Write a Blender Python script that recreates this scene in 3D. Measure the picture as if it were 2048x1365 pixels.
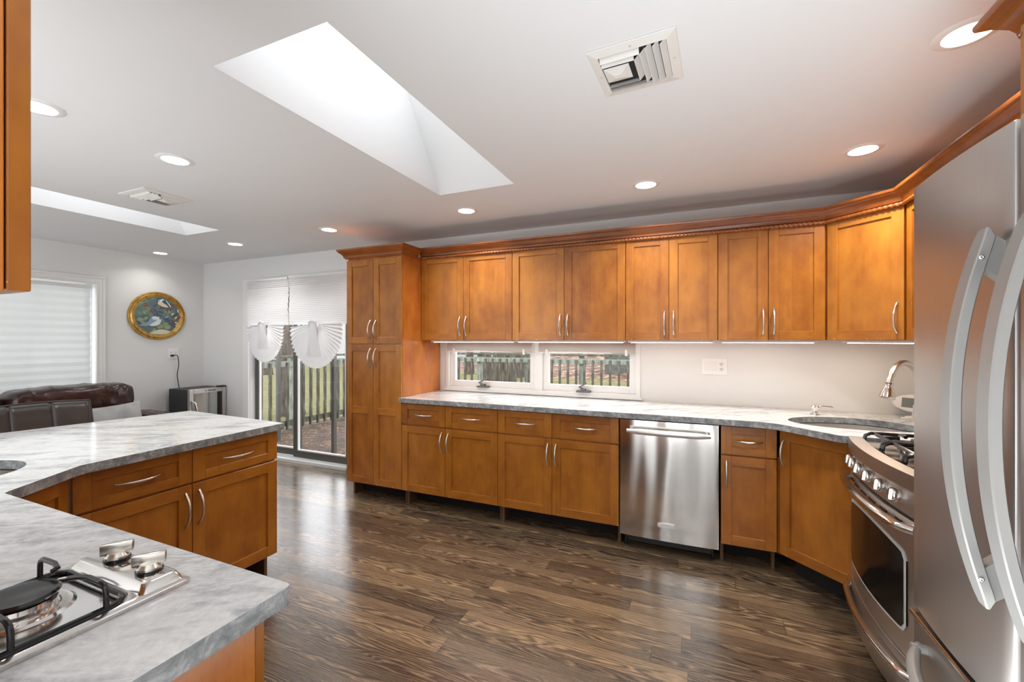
import bpy, bmesh, math, random
from mathutils import Vector, Matrix
random.seed(7)
PI = math.pi
R = math.radians
SC = bpy.context.scene
COL = SC.collection
for _o in list(bpy.data.objects):
    bpy.data.objects.remove(_o)

# ------------------------------------------------------------------ camera
CAM_H = 1.396
cd = bpy.data.cameras.new('camera')
cd.sensor_fit = 'HORIZONTAL'
cd.sensor_width = 36.0
cd.lens = 856.4 / 2048 * 36.0
cd.shift_y = -0.0007
cd.clip_start = 0.02
cam = bpy.data.objects.new('camera', cd)
cam.location = (0, 0, CAM_H)
cam.rotation_euler = (R(90), 0, R(23.14))
COL.objects.link(cam)
SC.camera = cam

# ------------------------------------------------------------------ sky
W_ = bpy.data.worlds.new('overcast_sky')
SC.world = W_
W_.use_nodes = True
_b = W_.node_tree.nodes['Background']
_b.inputs[0].default_value = (0.93, 0.96, 1.0, 1)
_b.inputs[1].default_value = 4.2

# ------------------------------------------------------------------ light
def area(name, loc, size, power, col=(1, .95, .88), size_y=None, rot=(0, 0, 0), spread=180, shape=None):
    l = bpy.data.lights.new(name, 'AREA')
    l.energy = power
    l.color = col
    l.size = size
    l.shape = shape or ('RECTANGLE' if size_y else 'DISK')
    if size_y:
        l.size_y = size_y
    l.spread = R(spread)
    o = bpy.data.objects.new(name, l)
    o.location = loc
    o.rotation_euler = rot
    COL.objects.link(o)
    return o

CEIL = 2.385
YW = 3.54          # back wall face
XL = -5.87         # left wall face
XR = 1.367         # right wall face
# unseen upward lights added to brighten the ceiling, standing in for a bounced flash
area('ceiling_fill', (.15, .95, .45), .7, 13, (.92, .97, 1), .8, (PI, 0, 0), 135)
area('ceiling_fill', (-1.2, -2.5, .15), 3.6, 200, (.96, .98, 1), 2.6, (PI, 0, 0))
area('ceiling_fill', (-4.2, -1.7, .15), 1.8, 34, (1, .98, .95), 1.6, (PI, 0, 0))
DOWNLIGHT_W = 9.0

vs = SC.view_settings
vs.view_transform = 'Standard'
vs.look = 'None'
vs.exposure = 0.12
vs.gamma = 1.0
vs.use_curve_mapping = False
cy = SC.cycles
cy.use_denoising = True
cy.max_bounces = 10
cy.diffuse_bounces = 6
cy.glossy_bounces = 5
cy.transmission_bounces = 6
cy.transparent_max_bounces = 12
cy.caustics_reflective = False
cy.caustics_refractive = False
cy.sample_clamp_indirect = 6.0
cy.blur_glossy = 0.5

# ------------------------------------------------------------------ materials
def srgb(r, g, b):
    f = lambda c: c / 12.92 if c <= .04045 else ((c + .055) / 1.055) ** 2.4
    return (f(r / 255), f(g / 255), f(b / 255), 1)

class NT:
    def __init__(s, name):
        s.m = bpy.data.materials.new(name)
        s.m.use_nodes = True
        s.t = s.m.node_tree
        s.n = s.t.nodes
        s.b = s.n['Principled BSDF']
        s.out = s.n['Material Output']
    def set(s, sock, v):
        if v is None:
            return
        if isinstance(v, bpy.types.NodeSocket):
            s.t.links.new(v, sock)
        else:
            sock.default_value = v
    def node(s, ty, ins=(), **kw):
        n = s.n.new(ty)
        for k, v in kw.items():
            setattr(n, k, v)
        if isinstance(ins, dict):
            for k, v in ins.items():
                s.set(n.inputs[k], v)
        else:
            for i, v in enumerate(ins):
                s.set(n.inputs[i], v)
        return n
    def math(s, op, a, b=None, c=None):
        n = s.n.new('ShaderNodeMath')
        n.operation = op
        for i, v in enumerate((a, b, c)):
            s.set(n.inputs[i], v)
        return n.outputs[0]
    def coord(s, which='Object'):
        return s.n.new('ShaderNodeTexCoord').outputs[which]
    def mapping(s, v, scale=(1, 1, 1), loc=(0, 0, 0), rot=(0, 0, 0)):
        n = s.node('ShaderNodeMapping')
        s.set(n.inputs['Vector'], v)
        n.inputs['Location'].default_value = loc
        n.inputs['Rotation'].default_value = rot
        n.inputs['Scale'].default_value = scale
        return n.outputs[0]
    def noise(s, v, scale=5, detail=4, rough=.5, dist=0, out=0):
        n = s.node('ShaderNodeTexNoise', {'Scale': scale, 'Detail': detail, 'Roughness': rough, 'Distortion': dist})
        s.set(n.inputs['Vector'], v)
        return n.outputs[out]
    def ramp(s, f, stops, interp='LINEAR'):
        n = s.n.new('ShaderNodeValToRGB')
        n.color_ramp.interpolation = interp
        e = n.color_ramp.elements
        while len(e) < len(stops):
            e.new(.5)
        for x, (p, c) in zip(e, stops):
            x.position = p
            x.color = c if len(c) == 4 else (*c, 1)
        s.set(n.inputs[0], f)
        return n.outputs[0]
    def mix(s, f, a, b, mode='MIX'):
        n = s.n.new('ShaderNodeMix')
        n.data_type = 'RGBA'
        n.blend_type = mode
        s.set(n.inputs[0], f)
        s.set(n.inputs[6], a)
        s.set(n.inputs[7], b)
        return n.outputs[2]
    def bump(s, h, strength=.2, dist=.01):
        n = s.node('ShaderNodeBump', {'Strength': strength, 'Distance': dist})
        s.set(n.inputs['Height'], h)
        s.set(s.b.inputs['Normal'], n.outputs[0])
        return n
    def p(s, **kw):
        names = {'col': 'Base Color', 'rough': 'Roughness', 'metal': 'Metallic', 'coat': 'Coat Weight', 'coat_r': 'Coat Roughness',
                 'spec': 'Specular IOR Level', 'em': 'Emission Color', 'es': 'Emission Strength', 'aniso': 'Anisotropic', 'trans': 'Transmission Weight',
                 'sheen': 'Sheen Weight', 'alpha': 'Alpha', 'ior': 'IOR'}
        for k, v in kw.items():
            s.set(s.b.inputs[names[k]], v)
        return s.m

def plain(name, col, rough=.5, metal=0, **kw):
    return NT(name).p(col=col if len(col) == 4 else (*col, 1), rough=rough, metal=metal, **kw)

def paint(name, col, rough=.6, tex=.03):
    n = NT(name)
    f = n.noise(n.coord(), 90, 3)
    n.bump(f, tex, .004)
    return n.p(col=(*col, 1), rough=rough, spec=.3)

def wood(name, axis, c0, c1, wear=True, rough=.33):
    n = NT(name)
    co = n.coord()
    inf = n.n.new('ShaderNodeObjectInfo')
    rnd = inf.outputs['Random']
    off = n.node('ShaderNodeCombineXYZ', (n.math('MULTIPLY', rnd, 17.0), n.math('MULTIPLY', rnd, 9.0), n.math('MULTIPLY', rnd, 23.0))).outputs[0]
    va = n.node('ShaderNodeVectorMath', (co, off), operation='ADD').outputs[0]
    sc = {'z': (30, 30, 2.4), 'x': (2.4, 30, 30), 'y': (30, 2.4, 30)}[axis]
    g = n.noise(n.mapping(va, sc), 1.6, 5, .6, .4)
    blotch = n.noise(n.mapping(va, {'z': (7, 7, 4), 'x': (4, 7, 7), 'y': (7, 4, 7)}[axis]), 1.3, 4, .6)
    # glued-up staves of slightly different tone
    sep = n.node('ShaderNodeSeparateXYZ', (va,))
    ci = {'z': 0, 'x': 2, 'y': 0}[axis]
    st = n.math('FLOOR', n.math('MULTIPLY', sep.outputs[ci], 10.5))
    wn = n.node('ShaderNodeTexWhiteNoise', noise_dimensions='1D')
    n.set(wn.inputs['W'], st)
    f = n.math('ADD', n.math('MULTIPLY', g, .20), n.math('MULTIPLY', blotch, .78))
    f = n.math('ADD', f, n.math('MULTIPLY', n.math('SUBTRACT', wn.outputs[0], .5), .12))
    f = n.math('ADD', f, n.math('MULTIPLY', n.math('SUBTRACT', rnd, .5), .2))
    col = n.ramp(f, [(.22, c0), (.72, c1)])
    if wear:
        gen = n.node('ShaderNodeSeparateXYZ', (n.coord('Generated'),))
        edge = n.math('LESS_THAN', gen.outputs[2], .014)
        chips = n.math('GREATER_THAN', n.noise(co, 40, 3, .6), n.math('SUBTRACT', .74, n.math('MULTIPLY', rnd, .12)))
        col = n.mix(n.math('MULTIPLY', edge, chips), col, srgb(206, 158, 108))
    n.bump(g, .06, .002)
    return n.p(col=col, rough=n.math('ADD', rough - .05, n.math('MULTIPLY', g, .12)), coat=.2 if wear else .5, coat_r=.18, spec=.45)

WC0, WC1 = srgb(136, 74, 19), srgb(186, 119, 39)
M = {}
M['wood_v'] = wood('stained_maple_upright_grain', 'z', WC0, WC1)
M['wood_h'] = wood('stained_maple_level_grain', 'x', WC0, WC1)
M['wood_side'] = wood('stained_maple_veneer', 'z', srgb(160, 84, 26), srgb(205, 128, 50), wear=False, rough=.27)
M['wood_crown'] = wood('stained_maple_moulding', 'x', srgb(112, 58, 20), srgb(158, 88, 33), wear=False, rough=.3)
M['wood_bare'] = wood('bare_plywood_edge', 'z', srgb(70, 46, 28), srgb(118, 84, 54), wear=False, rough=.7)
M['recess_shade'] = plain('painted_recess_shade', (.012, .011, .010), .9)  # near-black colour standing in for the shade under the cabinets
M['wall'] = paint('wall_paint', (.755, .76, .755))
M['ceiling'] = paint('ceiling_paint', (.80, .815, .825), .7)
M['white'] = plain('white_gloss_paint', (.82, .82, .81), .35)
M['white_matte'] = plain('white_matte_plastic', (.80, .80, .79), .5)
M['vent'] = plain('vent_enamel', (.78, .77, .74), .4)
M['black'] = plain('black_satin', (.012, .012, .013), .45)
M['black_gloss'] = plain('black_enamel', (.010, .010, .012), .16)
M['rubber'] = plain('dark_rubber', (.02, .02, .02), .7)
M['grille'] = plain('dark_duct', (.02, .02, .02), .9)

def metal(name, col, rough, axis=None, wav=0, wscale=(2, 2, 2)):
    n = NT(name)
    co = n.coord()
    r = rough
    if axis:
        sc = {'x': (1.5, 90, 90), 'y': (90, 1.5, 90), 'z': (90, 90, 1.5)}[axis]
        g = n.noise(n.mapping(co, sc), 1.5, 2, .6)
        s_ = n.ramp(g, [(.3, tuple(c * .985 for c in col)), (.7, tuple(min(1, c * 1.015) for c in col))])
        if wav:
            w = n.noise(n.mapping(co, wscale), 1.0, 1, .4)
            n.bump(n.math('MULTIPLY', w, wav), 1.0, .01)
    return n.p(col=s_ if axis else (*col, 1), rough=r, metal=1)
M['steel'] = metal('brushed_stainless', (.60, .585, .57), .27, 'z')
M['steel_h'] = metal('brushed_stainless_level', (.62, .60, .58), .33, 'x')
M['steel_dw'] = metal('rippled_stainless', (.60, .59, .58), .16, 'z', 2.4, (5.5, 1, .9))
M['steel_fr'] = metal('fridge_stainless', (.56, .54, .525), .36, 'z', .25, (2.5, 2.5, 1.2))
M['nickel'] = metal('satin_nickel', (.72, .69, .65), .28)
M['chrome'] = metal('polished_nickel', (.74, .71, .68), .12)
M['handle_grey'] = plain('silver_painted_handle', (.36, .36, .35), .40, .35)
M['handle_dw'] = metal('satin_silver_bar', (.80, .79, .77), .40)
M['knob_grip'] = metal('satin_knob', (.66, .63, .58), .24)
M['steel_pol'] = metal('polished_stainless', (.70, .68, .66), .14)

def marble():
    n = NT('white_grey_marble')
    co = n.coord()
    w = n.noise(co, 1.7, 3, .55, 0, 1)
    dv = n.node('ShaderNodeVectorMath', (w, (.5, .5, .5)), operation='SUBTRACT').outputs[0]
    dv = n.node('ShaderNodeVectorMath', {0: dv, 'Scale': .22}, operation='SCALE').outputs[0]
    cw = n.node('ShaderNodeVectorMath', (co, dv), operation='ADD').outputs[0]
    r1 = n.mapping(cw, (1, 1, 1), (0, 0, 0), (0, 0, R(-38)))
    m1 = n.mapping(r1, (1.0, 3.2, 1.6))
    a = n.noise(m1, 3.4, 10, .70, .35)
    vein = n.math('ABSOLUTE', n.math('SUBTRACT', n.noise(n.mapping(r1, (.9, 2.8, 1.3), (3, 1, 0)), 2.4, 8, .66, .3), .5))
    vein = n.ramp(vein, [(0, (0, 0, 0)), (.035, (1, 1, 1))])
    col = n.ramp(a, [(.34, srgb(146, 151, 155)), (.44, srgb(188, 191, 193)), (.51, srgb(214, 217, 218)), (.60, srgb(212, 214, 215)), (.70, srgb(180, 184, 187))])
    patch = n.ramp(n.noise(co, 3.1, 2, .5), [(.45, (0, 0, 0)), (.7, (1, 1, 1))])
    dark = n.mix(.6, col, srgb(112, 116, 120))
    col = n.mix(n.math('MULTIPLY', n.math('SUBTRACT', 1.0, vein), patch), col, dark)
    fine = n.noise(co, 60, 4, .7)
    col = n.mix(.16, col, n.ramp(fine, [(.35, (.25, .25, .25)), (.65, (.9, .9, .9))]))
    geo = n.n.new('ShaderNodeNewGeometry')
    nz = n.node('ShaderNodeSeparateXYZ', (geo.outputs['Normal'],)).outputs[2]
    side = n.math('LESS_THAN', n.math('ABSOLUTE', nz), .6)
    rough_edge = n.ramp(n.noise(n.mapping(co, (1, 1, 1), (0, 0, 0), (R(30), 0, R(20))), 26, 7, .72, .5), [(.3, srgb(92, 97, 100)), (.5, srgb(142, 146, 148)), (.68, srgb(196, 199, 200))])
    col = n.mix(side, col, rough_edge)
    return n.p(col=col, rough=n.math('ADD', .10, n.math('MULTIPLY', side, .35)), spec=.5)
M['marble'] = marble()

def floor_mat():
    n = NT('dark_stained_oak_planks')
    s = n.node('ShaderNodeSeparateXYZ', (n.coord(),))
    x, y = s.outputs[0], s.outputs[1]
    Wp, Lp = .108, 1.05
    yr = n.math('DIVIDE', y, Wp)
    row = n.math('FLOOR', yr)
    yl = n.math('SUBTRACT', n.math('FRACT', yr), .5)
    wn = n.node('ShaderNodeTexWhiteNoise', noise_dimensions='1D')
    n.set(wn.inputs['W'], row)
    xs = n.math('ADD', n.math('DIVIDE', x, Lp), n.math('MULTIPLY', wn.outputs[0], 7.3))
    pid = n.math('FLOOR', xs)
    xf = n.math('FRACT', xs)
    w2 = n.node('ShaderNodeTexWhiteNoise', noise_dimensions='2D')
    n.set(w2.inputs['Vector'], n.node('ShaderNodeCombineXYZ', (row, pid, 0)).outputs[0])
    rc = n.node('ShaderNodeSeparateColor', (w2.outputs['Color'],))
    r1, r2, r3 = rc.outputs[0], rc.outputs[1], rc.outputs[2]
    # cathedral grain: contours of a bent field inside each plank
    px = n.math('ADD', x, n.math('MULTIPLY', r1, 40))
    py = n.math('ADD', y, n.math('MULTIPLY', r2, 40))
    v1 = n.node('ShaderNodeCombineXYZ', (n.math('MULTIPLY', px, 1.4), n.math('MULTIPLY', py, 9.0), 0)).outputs[0]
    low = n.noise(v1, 1.0, 3, .5)
    yo = n.math('SUBTRACT', yl, n.math('MULTIPLY', n.math('SUBTRACT', r3, .5), .9))
    f = n.math('ADD', n.math('MULTIPLY', n.math('MULTIPLY', yo, yo), 2.2), n.math('MULTIPLY', low, 1.7))
    f = n.math('ADD', f, n.math('MULTIPLY', px, n.math('SUBTRACT', r2, .35)))
    ring = n.math('FRACT', n.math('MULTIPLY', f, 7.5))
    ring = n.math('ABSOLUTE', n.math('SUBTRACT', ring, .5))
    v2 = n.node('ShaderNodeCombineXYZ', (n.math('MULTIPLY', px, 5), n.math('MULTIPLY', py, 210), 0)).outputs[0]
    pores = n.noise(v2, 1.0, 4, .65)
    t = n.math('ADD', n.math('MULTIPLY', ring, 1.05), n.math('MULTIPLY', pores, .65))
    t = n.math('ADD', t, n.math('MULTIPLY', n.math('SUBTRACT', r1, .5), .30))
    v3 = n.node('ShaderNodeCombineXYZ', (n.math('MULTIPLY', px, .9), n.math('MULTIPLY', py, 5), 0)).outputs[0]
    t = n.math('ADD', t, n.math('MULTIPLY', n.math('SUBTRACT', n.noise(v3, 1.0, 4, .6), .5), .5))
    col = n.ramp(t, [(.24, srgb(38, 31, 26)), (.46, srgb(74, 61, 49)), (.68, srgb(104, 87, 69)), (.95, srgb(156, 130, 98))])
    ey = n.math('GREATER_THAN', n.math('ABSOLUTE', yl), .489)
    ex = n.math('LESS_THAN', xf, .0022)
    col = n.mix(n.math('MAXIMUM', ey, ex), col, srgb(34, 27, 22))
    n.bump(n.math('SUBTRACT', n.math('MULTIPLY', pores, .25), n.math('MULTIPLY', n.math('MAXIMUM', ey, ex), .6)), .25, .003)
    rough = n.math('ADD', .20, n.math('MULTIPLY', pores, .14))
    n.b.inputs['Coat IOR'].default_value = 1.7
    return n.p(col=col, rough=rough, spec=.6, coat=.7, coat_r=.20)
M['floor'] = floor_mat()

def glass_mat(name='window_glass', tint=(1, 1, 1), gloss=.010):
    n = NT(name)
    n.n.remove(n.b)
    tr = n.node('ShaderNodeBsdfTransparent', {'Color': (*tint, 1)})
    gl = n.node('ShaderNodeBsdfGlossy', {'Roughness': .02})
    fr = n.node('ShaderNodeFresnel', {'IOR': 1.45})
    mx = n.node('ShaderNodeMixShader', (n.math('MULTIPLY', fr.outputs[0], gloss / .06 * .6), tr.outputs[0], gl.outputs[0]))
    n.t.links.new(mx.outputs[0], n.out.inputs[0])
    return n.m
M['glass'] = glass_mat()

def sheer(name, col, trans=.5, transp=.0, band=None):
    n = NT(name)
    n.n.remove(n.b)
    c = (*col, 1)
    if band:
        s = n.node('ShaderNodeSeparateXYZ', (n.coord(),))
        w = n.noise(n.mapping(n.coord(), (260, 260, 260)), 1, 2)
        v = n.noise(n.mapping(n.coord(), (1, 3.0, .35)), 1.4, 3)
        c = n.mix(n.math('MULTIPLY', n.math('ADD', w, v), .30), c, (.42, .45, .44, 1))
    d = n.node('ShaderNodeBsdfDiffuse', {'Color': c})
    t = n.node('ShaderNodeBsdfTranslucent', {'Color': c})
    m1 = n.node('ShaderNodeMixShader', (trans, d.outputs[0], t.outputs[0]))
    tp = n.node('ShaderNodeBsdfTransparent')
    m2 = n.node('ShaderNodeMixShader', (transp, m1.outputs[0], tp.outputs[0]))
    n.t.links.new(m2.outputs[0], n.out.inputs[0])
    return n.m
M['shade'] = sheer('white_pleated_fabric', (.84, .84, .85), .16, .0)
M['shade_sheer'] = sheer('grey_white_pleated_fabric', (.80, .83, .82), .12, .01, band=True)
M['valance'] = sheer('beige_shade_fabric', (.47, .44, .42), .05, .0)

def leather(name, c0, c1, rough=.3, scale=1.0):
    n = NT(name)
    co = n.coord()
    a = n.noise(co, 5 * scale, 4, .55, .8)
    f = n.noise(co, 240, 3, .5)
    n.bump(n.math('ADD', n.math('MULTIPLY', a, 1.0), n.math('MULTIPLY', f, .05)), .25, .03)
    return n.p(col=n.ramp(a, [(.3, c0), (.7, c1)]), rough=rough, spec=.5)
M['leather'] = leather('brown_leather', srgb(36, 20, 18), srgb(66, 38, 33), .26, 1.6)
M['leather_grey'] = leather('dark_grey_brown_leather', srgb(44, 39, 37), srgb(68, 61, 58), .30, .6)

def fabric(name, c0, c1):
    n = NT(name)
    f = n.noise(n.coord(), 160, 3, .6)
    n.bump(f, .2, .004)
    return n.p(col=n.ramp(n.noise(n.coord(), 6, 4), [(.3, c0), (.7, c1)]), rough=.9, sheen=.3)
M['pillow'] = fabric('grey_velvet', srgb(130, 132, 132), srgb(166, 167, 166))

def gilt():
    n = NT('gilded_frame')
    f = n.noise(n.coord(), 28, 4, .6)
    n.bump(f, .15, .01)
    return n.p(col=n.ramp(f, [(.3, srgb(164, 122, 56)), (.6, srgb(214, 174, 96))]), rough=.3, metal=.75)
M['gilt'] = gilt()

def emit(name, col, s):
    return NT(name).p(col=(.9, .9, .9, 1), em=(*col, 1), es=s)
M['lamp'] = emit('lit_led_lens', (1, .97, .92), 9.0)
M['led'] = emit('lit_led_strip', (1, .86, .72), 9.0)
M['led_warm'] = emit('bright_warm_led_strip', (1, .78, .56), 34.0)

# ------------------------------------------------------------------ mesh building
class MB:
    def __init__(s):
        s.bm = bmesh.new()
        s.M = Matrix.Identity(4)
    def v(s, co):
        return s.bm.verts.new(s.M @ Vector(co))
    def f(s, vs, mi=0):
        try:
            fc = s.bm.faces.new(vs)
            fc.material_index = mi
            return fc
        except ValueError:
            return None
    def box(s, x0, x1, y0, y1, z0, z1, mi=0):
        if x0 > x1: x0, x1 = x1, x0
        if y0 > y1: y0, y1 = y1, y0
        if z0 > z1: z0, z1 = z1, z0
        v = [s.v((x, y, z)) for z in (z0, z1) for y in (y0, y1) for x in (x0, x1)]
        for q in ((0, 2, 3, 1), (4, 5, 7, 6), (0, 1, 5, 4), (2, 6, 7, 3), (0, 4, 6, 2), (1, 3, 7, 5)):
            s.f([v[i] for i in q], mi)
        return s
    def prism(s, poly, z0, z1, holes=(), mi=0):
        loops = [list(poly)] + [list(h) for h in holes]
        bots, tops, edges = [], [], []
        tmp = bmesh.new()
        for lp in loops:
            vs = [tmp.verts.new((p[0], p[1], 0)) for p in lp]
            for i in range(len(vs)):
                tmp.edges.new((vs[i], vs[(i + 1) % len(vs)]))
        tmp.verts.index_update()
        if len(loops) == 1:
            tmp.faces.new(tmp.verts[:] if False else [v for v in tmp.verts])
            bmesh.ops.triangulate(tmp, faces=tmp.faces[:])
        else:
            bmesh.ops.triangle_fill(tmp, use_beauty=True, use_dissolve=False, edges=tmp.edges[:])
        tmp.verts.index_update()
        pts = [v.co.copy() for v in tmp.verts]
        b = [s.v((p.x, p.y, z0)) for p in pts]
        t = [s.v((p.x, p.y, z1)) for p in pts]
        for fc in tmp.faces:
            ids = [v.index for v in fc.verts]
            if fc.normal.z < 0 or (fc.normal.length == 0):
                ids = ids[::-1]
            s.f([t[i] for i in ids], mi)
            s.f([b[i] for i in ids[::-1]], mi)
        tmp.free()
        k = 0
        for lp in loops:
            n = len(lp)
            for i in range(n):
                j = (i + 1) % n
                s.f([b[k + i], b[k + j], t[k + j], t[k + i]], mi)
            k += n
        return s
    def lathe(s, prof, seg=24, mi=0, cap=True):
        rings = []
        for r, z in prof:
            if r < 1e-6:
                rings.append([s.v((0, 0, z))])
            else:
                rings.append([s.v((r * math.cos(2 * PI * i / seg), r * math.sin(2 * PI * i / seg), z)) for i in range(seg)])
        for a, b in zip(rings, rings[1:]):
            for i in range(seg):
                j = (i + 1) % seg
                if len(a) == 1 and len(b) > 1:
                    s.f([a[0], b[j], b[i]], mi)
                elif len(b) == 1 and len(a) > 1:
                    s.f([a[i], a[j], b[0]], mi)
                elif len(a) > 1:
                    s.f([a[i], a[j], b[j], b[i]], mi)
        if cap:
            if len(rings[0]) > 1:
                s.f(rings[0][::-1], mi)
            if len(rings[-1]) > 1:
                s.f(rings[-1], mi)
        return s
    def tube(s, pts, r, seg=10, mi=0, ry=None, up=(0, 0, 1), closed=False):
        pts = [Vector(p) for p in pts]
        n = len(pts)
        rs = r if isinstance(r, (list, tuple)) else [r] * n
        rings = []
        U0 = None
        for i, p in enumerate(pts):
            if closed:
                d = (pts[(i + 1) % n] - pts[i - 1]).normalized()
            else:
                d = (pts[min(i + 1, n - 1)] - pts[max(i - 1, 0)]).normalized()
            if U0 is None:
                u = Vector(up)
                if abs(u.dot(d)) > .95:
                    u = Vector((1, 0, 0))
            else:
                u = U0
            a = d.cross(u).normalized()
            u = a.cross(d).normalized()
            U0 = u
            k = (ry / r) if (ry and not isinstance(r, (list, tuple))) else 1
            rings.append([s.v(p + a * (rs[i] * math.cos(2 * PI * j / seg)) + u * (rs[i] * k * math.sin(2 * PI * j / seg))) for j in range(seg)])
        rng = range(n) if closed else range(n - 1)
        for i in rng:
            a, b = rings[i], rings[(i + 1) % n]
            for j in range(seg):
                k = (j + 1) % seg
                s.f([a[j], a[k], b[k], b[j]], mi)
        if not closed:
            s.f(rings[0][::-1], mi)
            s.f(rings[-1], mi)
        return s
    def surf(s, fn, nu, nv, mi=0, close_u=False):
        g = [[s.v(fn(i / nu, j / nv)) for j in range(nv + 1)] for i in range(nu + (0 if close_u else 1))]
        for i in range(nu):
            a = g[i]
            b = g[(i + 1) % len(g)]
            for j in range(nv):
                s.f([a[j], b[j], b[j + 1], a[j + 1]], mi)
        return s
    def build(s, name, mats, parent=None, loc=(0, 0, 0), smooth=False, bevel=0, seg=2, angle=38, rot=None):
        bm = s.bm
        if bevel:
            bmesh.ops.bevel(bm, geom=bm.edges[:], offset=bevel, segments=seg, affect='EDGES', profile=.5, clamp_overlap=True)
        bmesh.ops.recalc_face_normals(bm, faces=bm.faces[:])
        me = bpy.data.meshes.new(name)
        bm.to_mesh(me)
        bm.free()
        for m in (mats if isinstance(mats, (list, tuple)) else [mats]):
            me.materials.append(m)
        if smooth:
            me.shade_smooth()
            me.set_sharp_from_angle(angle=R(angle))
        o = bpy.data.objects.new(name, me)
        COL.objects.link(o)
        o.location = loc
        if rot:
            o.rotation_euler = rot
        if parent:
            o.parent = parent
        return o

def tag(o, label, cat, group=None):
    o['label'] = label
    o['category'] = cat
    if group:
        o['group'] = group
    return o
def thing(name, label, cat, loc=(0, 0, 0), rz=0, group=None):
    o = bpy.data.objects.new(name, None)
    o.empty_display_size = .1
    o.location = loc
    o.rotation_euler = (0, 0, rz)
    COL.objects.link(o)
    return tag(o, label, cat, group)
def struct_root(name, loc=(0, 0, 0)):
    o = bpy.data.objects.new(name, None)
    o.location = loc
    COL.objects.link(o)
    o['kind'] = 'structure'
    return o
def struct(name, mb, mat, **kw):
    o = mb.build(name, mat, **kw)
    if not o.parent:
        o['kind'] = 'structure'
    return o
def dup(root, loc, rz=None, label=None, group=None):
    r = root.copy()
    COL.objects.link(r)
    r.location = loc
    if rz is not None:
        r.rotation_euler = (0, 0, rz)
    if label: r['label'] = label
    if group: r['group'] = group
    for ch in list(root.children):
        c = ch.copy()
        COL.objects.link(c)
        c.parent = r
        for g in list(ch.children):
            d = g.copy()
            COL.objects.link(d)
            d.parent = c
    return r

def slab(holes, a0, a1, b0, b1, put):
    """cut the rectangle a0..a1 x b0..b1 into cells, leaving out the holes"""
    A = sorted({a0, a1, *[h[0] for h in holes], *[h[1] for h in holes]})
    B = sorted({b0, b1, *[h[2] for h in holes], *[h[3] for h in holes]})
    for i in range(len(A) - 1):
        for j in range(len(B) - 1):
            ca, cb = (A[i] + A[i + 1]) / 2, (B[j] + B[j + 1]) / 2
            if any(h[0] < ca < h[1] and h[2] < cb < h[3] for h in holes):
                continue
            put(A[i], A[i + 1], B[j], B[j + 1])

# ------------------------------------------------------------------ room shell
YF = -4.2
mb = MB(); mb.box(XL - .15, XR + .15, YF - .15, YW + .12, -.1, 0)
struct('floor', mb, M['floor'])
SKY1 = (-1.60, -1.05, .995, 2.49)
SKY2 = (-4.40, -3.92, 1.25, 2.50)
mb = MB()
slab([SKY1, SKY2], XL - .15, XR + .15, YF - .15, YW + .15, lambda a, b, c, d: mb.box(a, b, c, d, CEIL, CEIL + .12))
struct('ceiling', mb, M['ceiling'])
DOOR = (-4.98, -3.42, 0, 2.03)
KWIN = (-2.20, -.40, .925, 1.75)
mb = MB()
slab([(DOOR[0], DOOR[1], -.01, DOOR[3]), KWIN], XL - .15, XR + .15, -.01, CEIL, lambda a, b, c, d: mb.box(a, b, YW, YW + .15, c, d))
struct('wall_back', mb, M['wall'])
LWIN = (.55, 2.45, .80, 2.0)
mb = MB()
slab([LWIN], YF, YW, 0, CEIL, lambda a, b, c, d: mb.box(XL - .15, XL, a, b, c, d))
struct('wall_left', mb, M['wall'])
mb = MB(); mb.box(XR, XR + .15, YF, YW, 0, CEIL)
struct('wall_right', mb, M['wall'])
FW = [(-4.6, -2.6, .3, 2.1), (-1.05, -.62, .02, 2.1)]  # wide window added unseen for daylight; narrow one sized to its dishwasher reflection
mb = MB()
slab(FW, XL - .15, XR + .15, -.01, CEIL, lambda a, b, c, d: mb.box(a, b, YF - .15, YF, c, d))
struct('wall_front', mb, M['wall'])
mb = MB(); mb.box(-1.56, -.735, -.19, -.07, 0, CEIL)
struct('wall_near', mb, M['wall'])
for i, h in enumerate(FW):
    r = struct_root('window_%d' % (5 + i), ((h[0] + h[1]) / 2, YF - .07, h[2]))
    w, hh = (h[1] - h[0]) / 2, h[3] - h[2]
    mb = MB()
    mb.box(-w, -w + .07, -.05, .05, 0, hh); mb.box(w - .07, w, -.05, .05, 0, hh); mb.box(-w + .07, w - .07, -.05, .05, 0, .08); mb.box(-w + .07, w - .07, -.05, .05, hh - .07, hh); mb.box(-.04, .04, -.05, .05, .08, hh - .07)
    mb.build('window_frame', M['white'], r)
    mb = MB(); mb.box(-w + .07, w - .07, -.004, .004, .08, hh - .07)
    mb.build('glass', M['glass'], r)
mb = MB(); mb.box(XL, XL + .014, -4.1, YW, 0, .11)
struct('baseboard_left', mb, M['white'], bevel=.003)
mb = MB(); mb.box(XL + .02, -5.13, YW - .014, YW, 0, .11)
struct('baseboard_back', mb, M['white'], bevel=.003)

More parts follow.
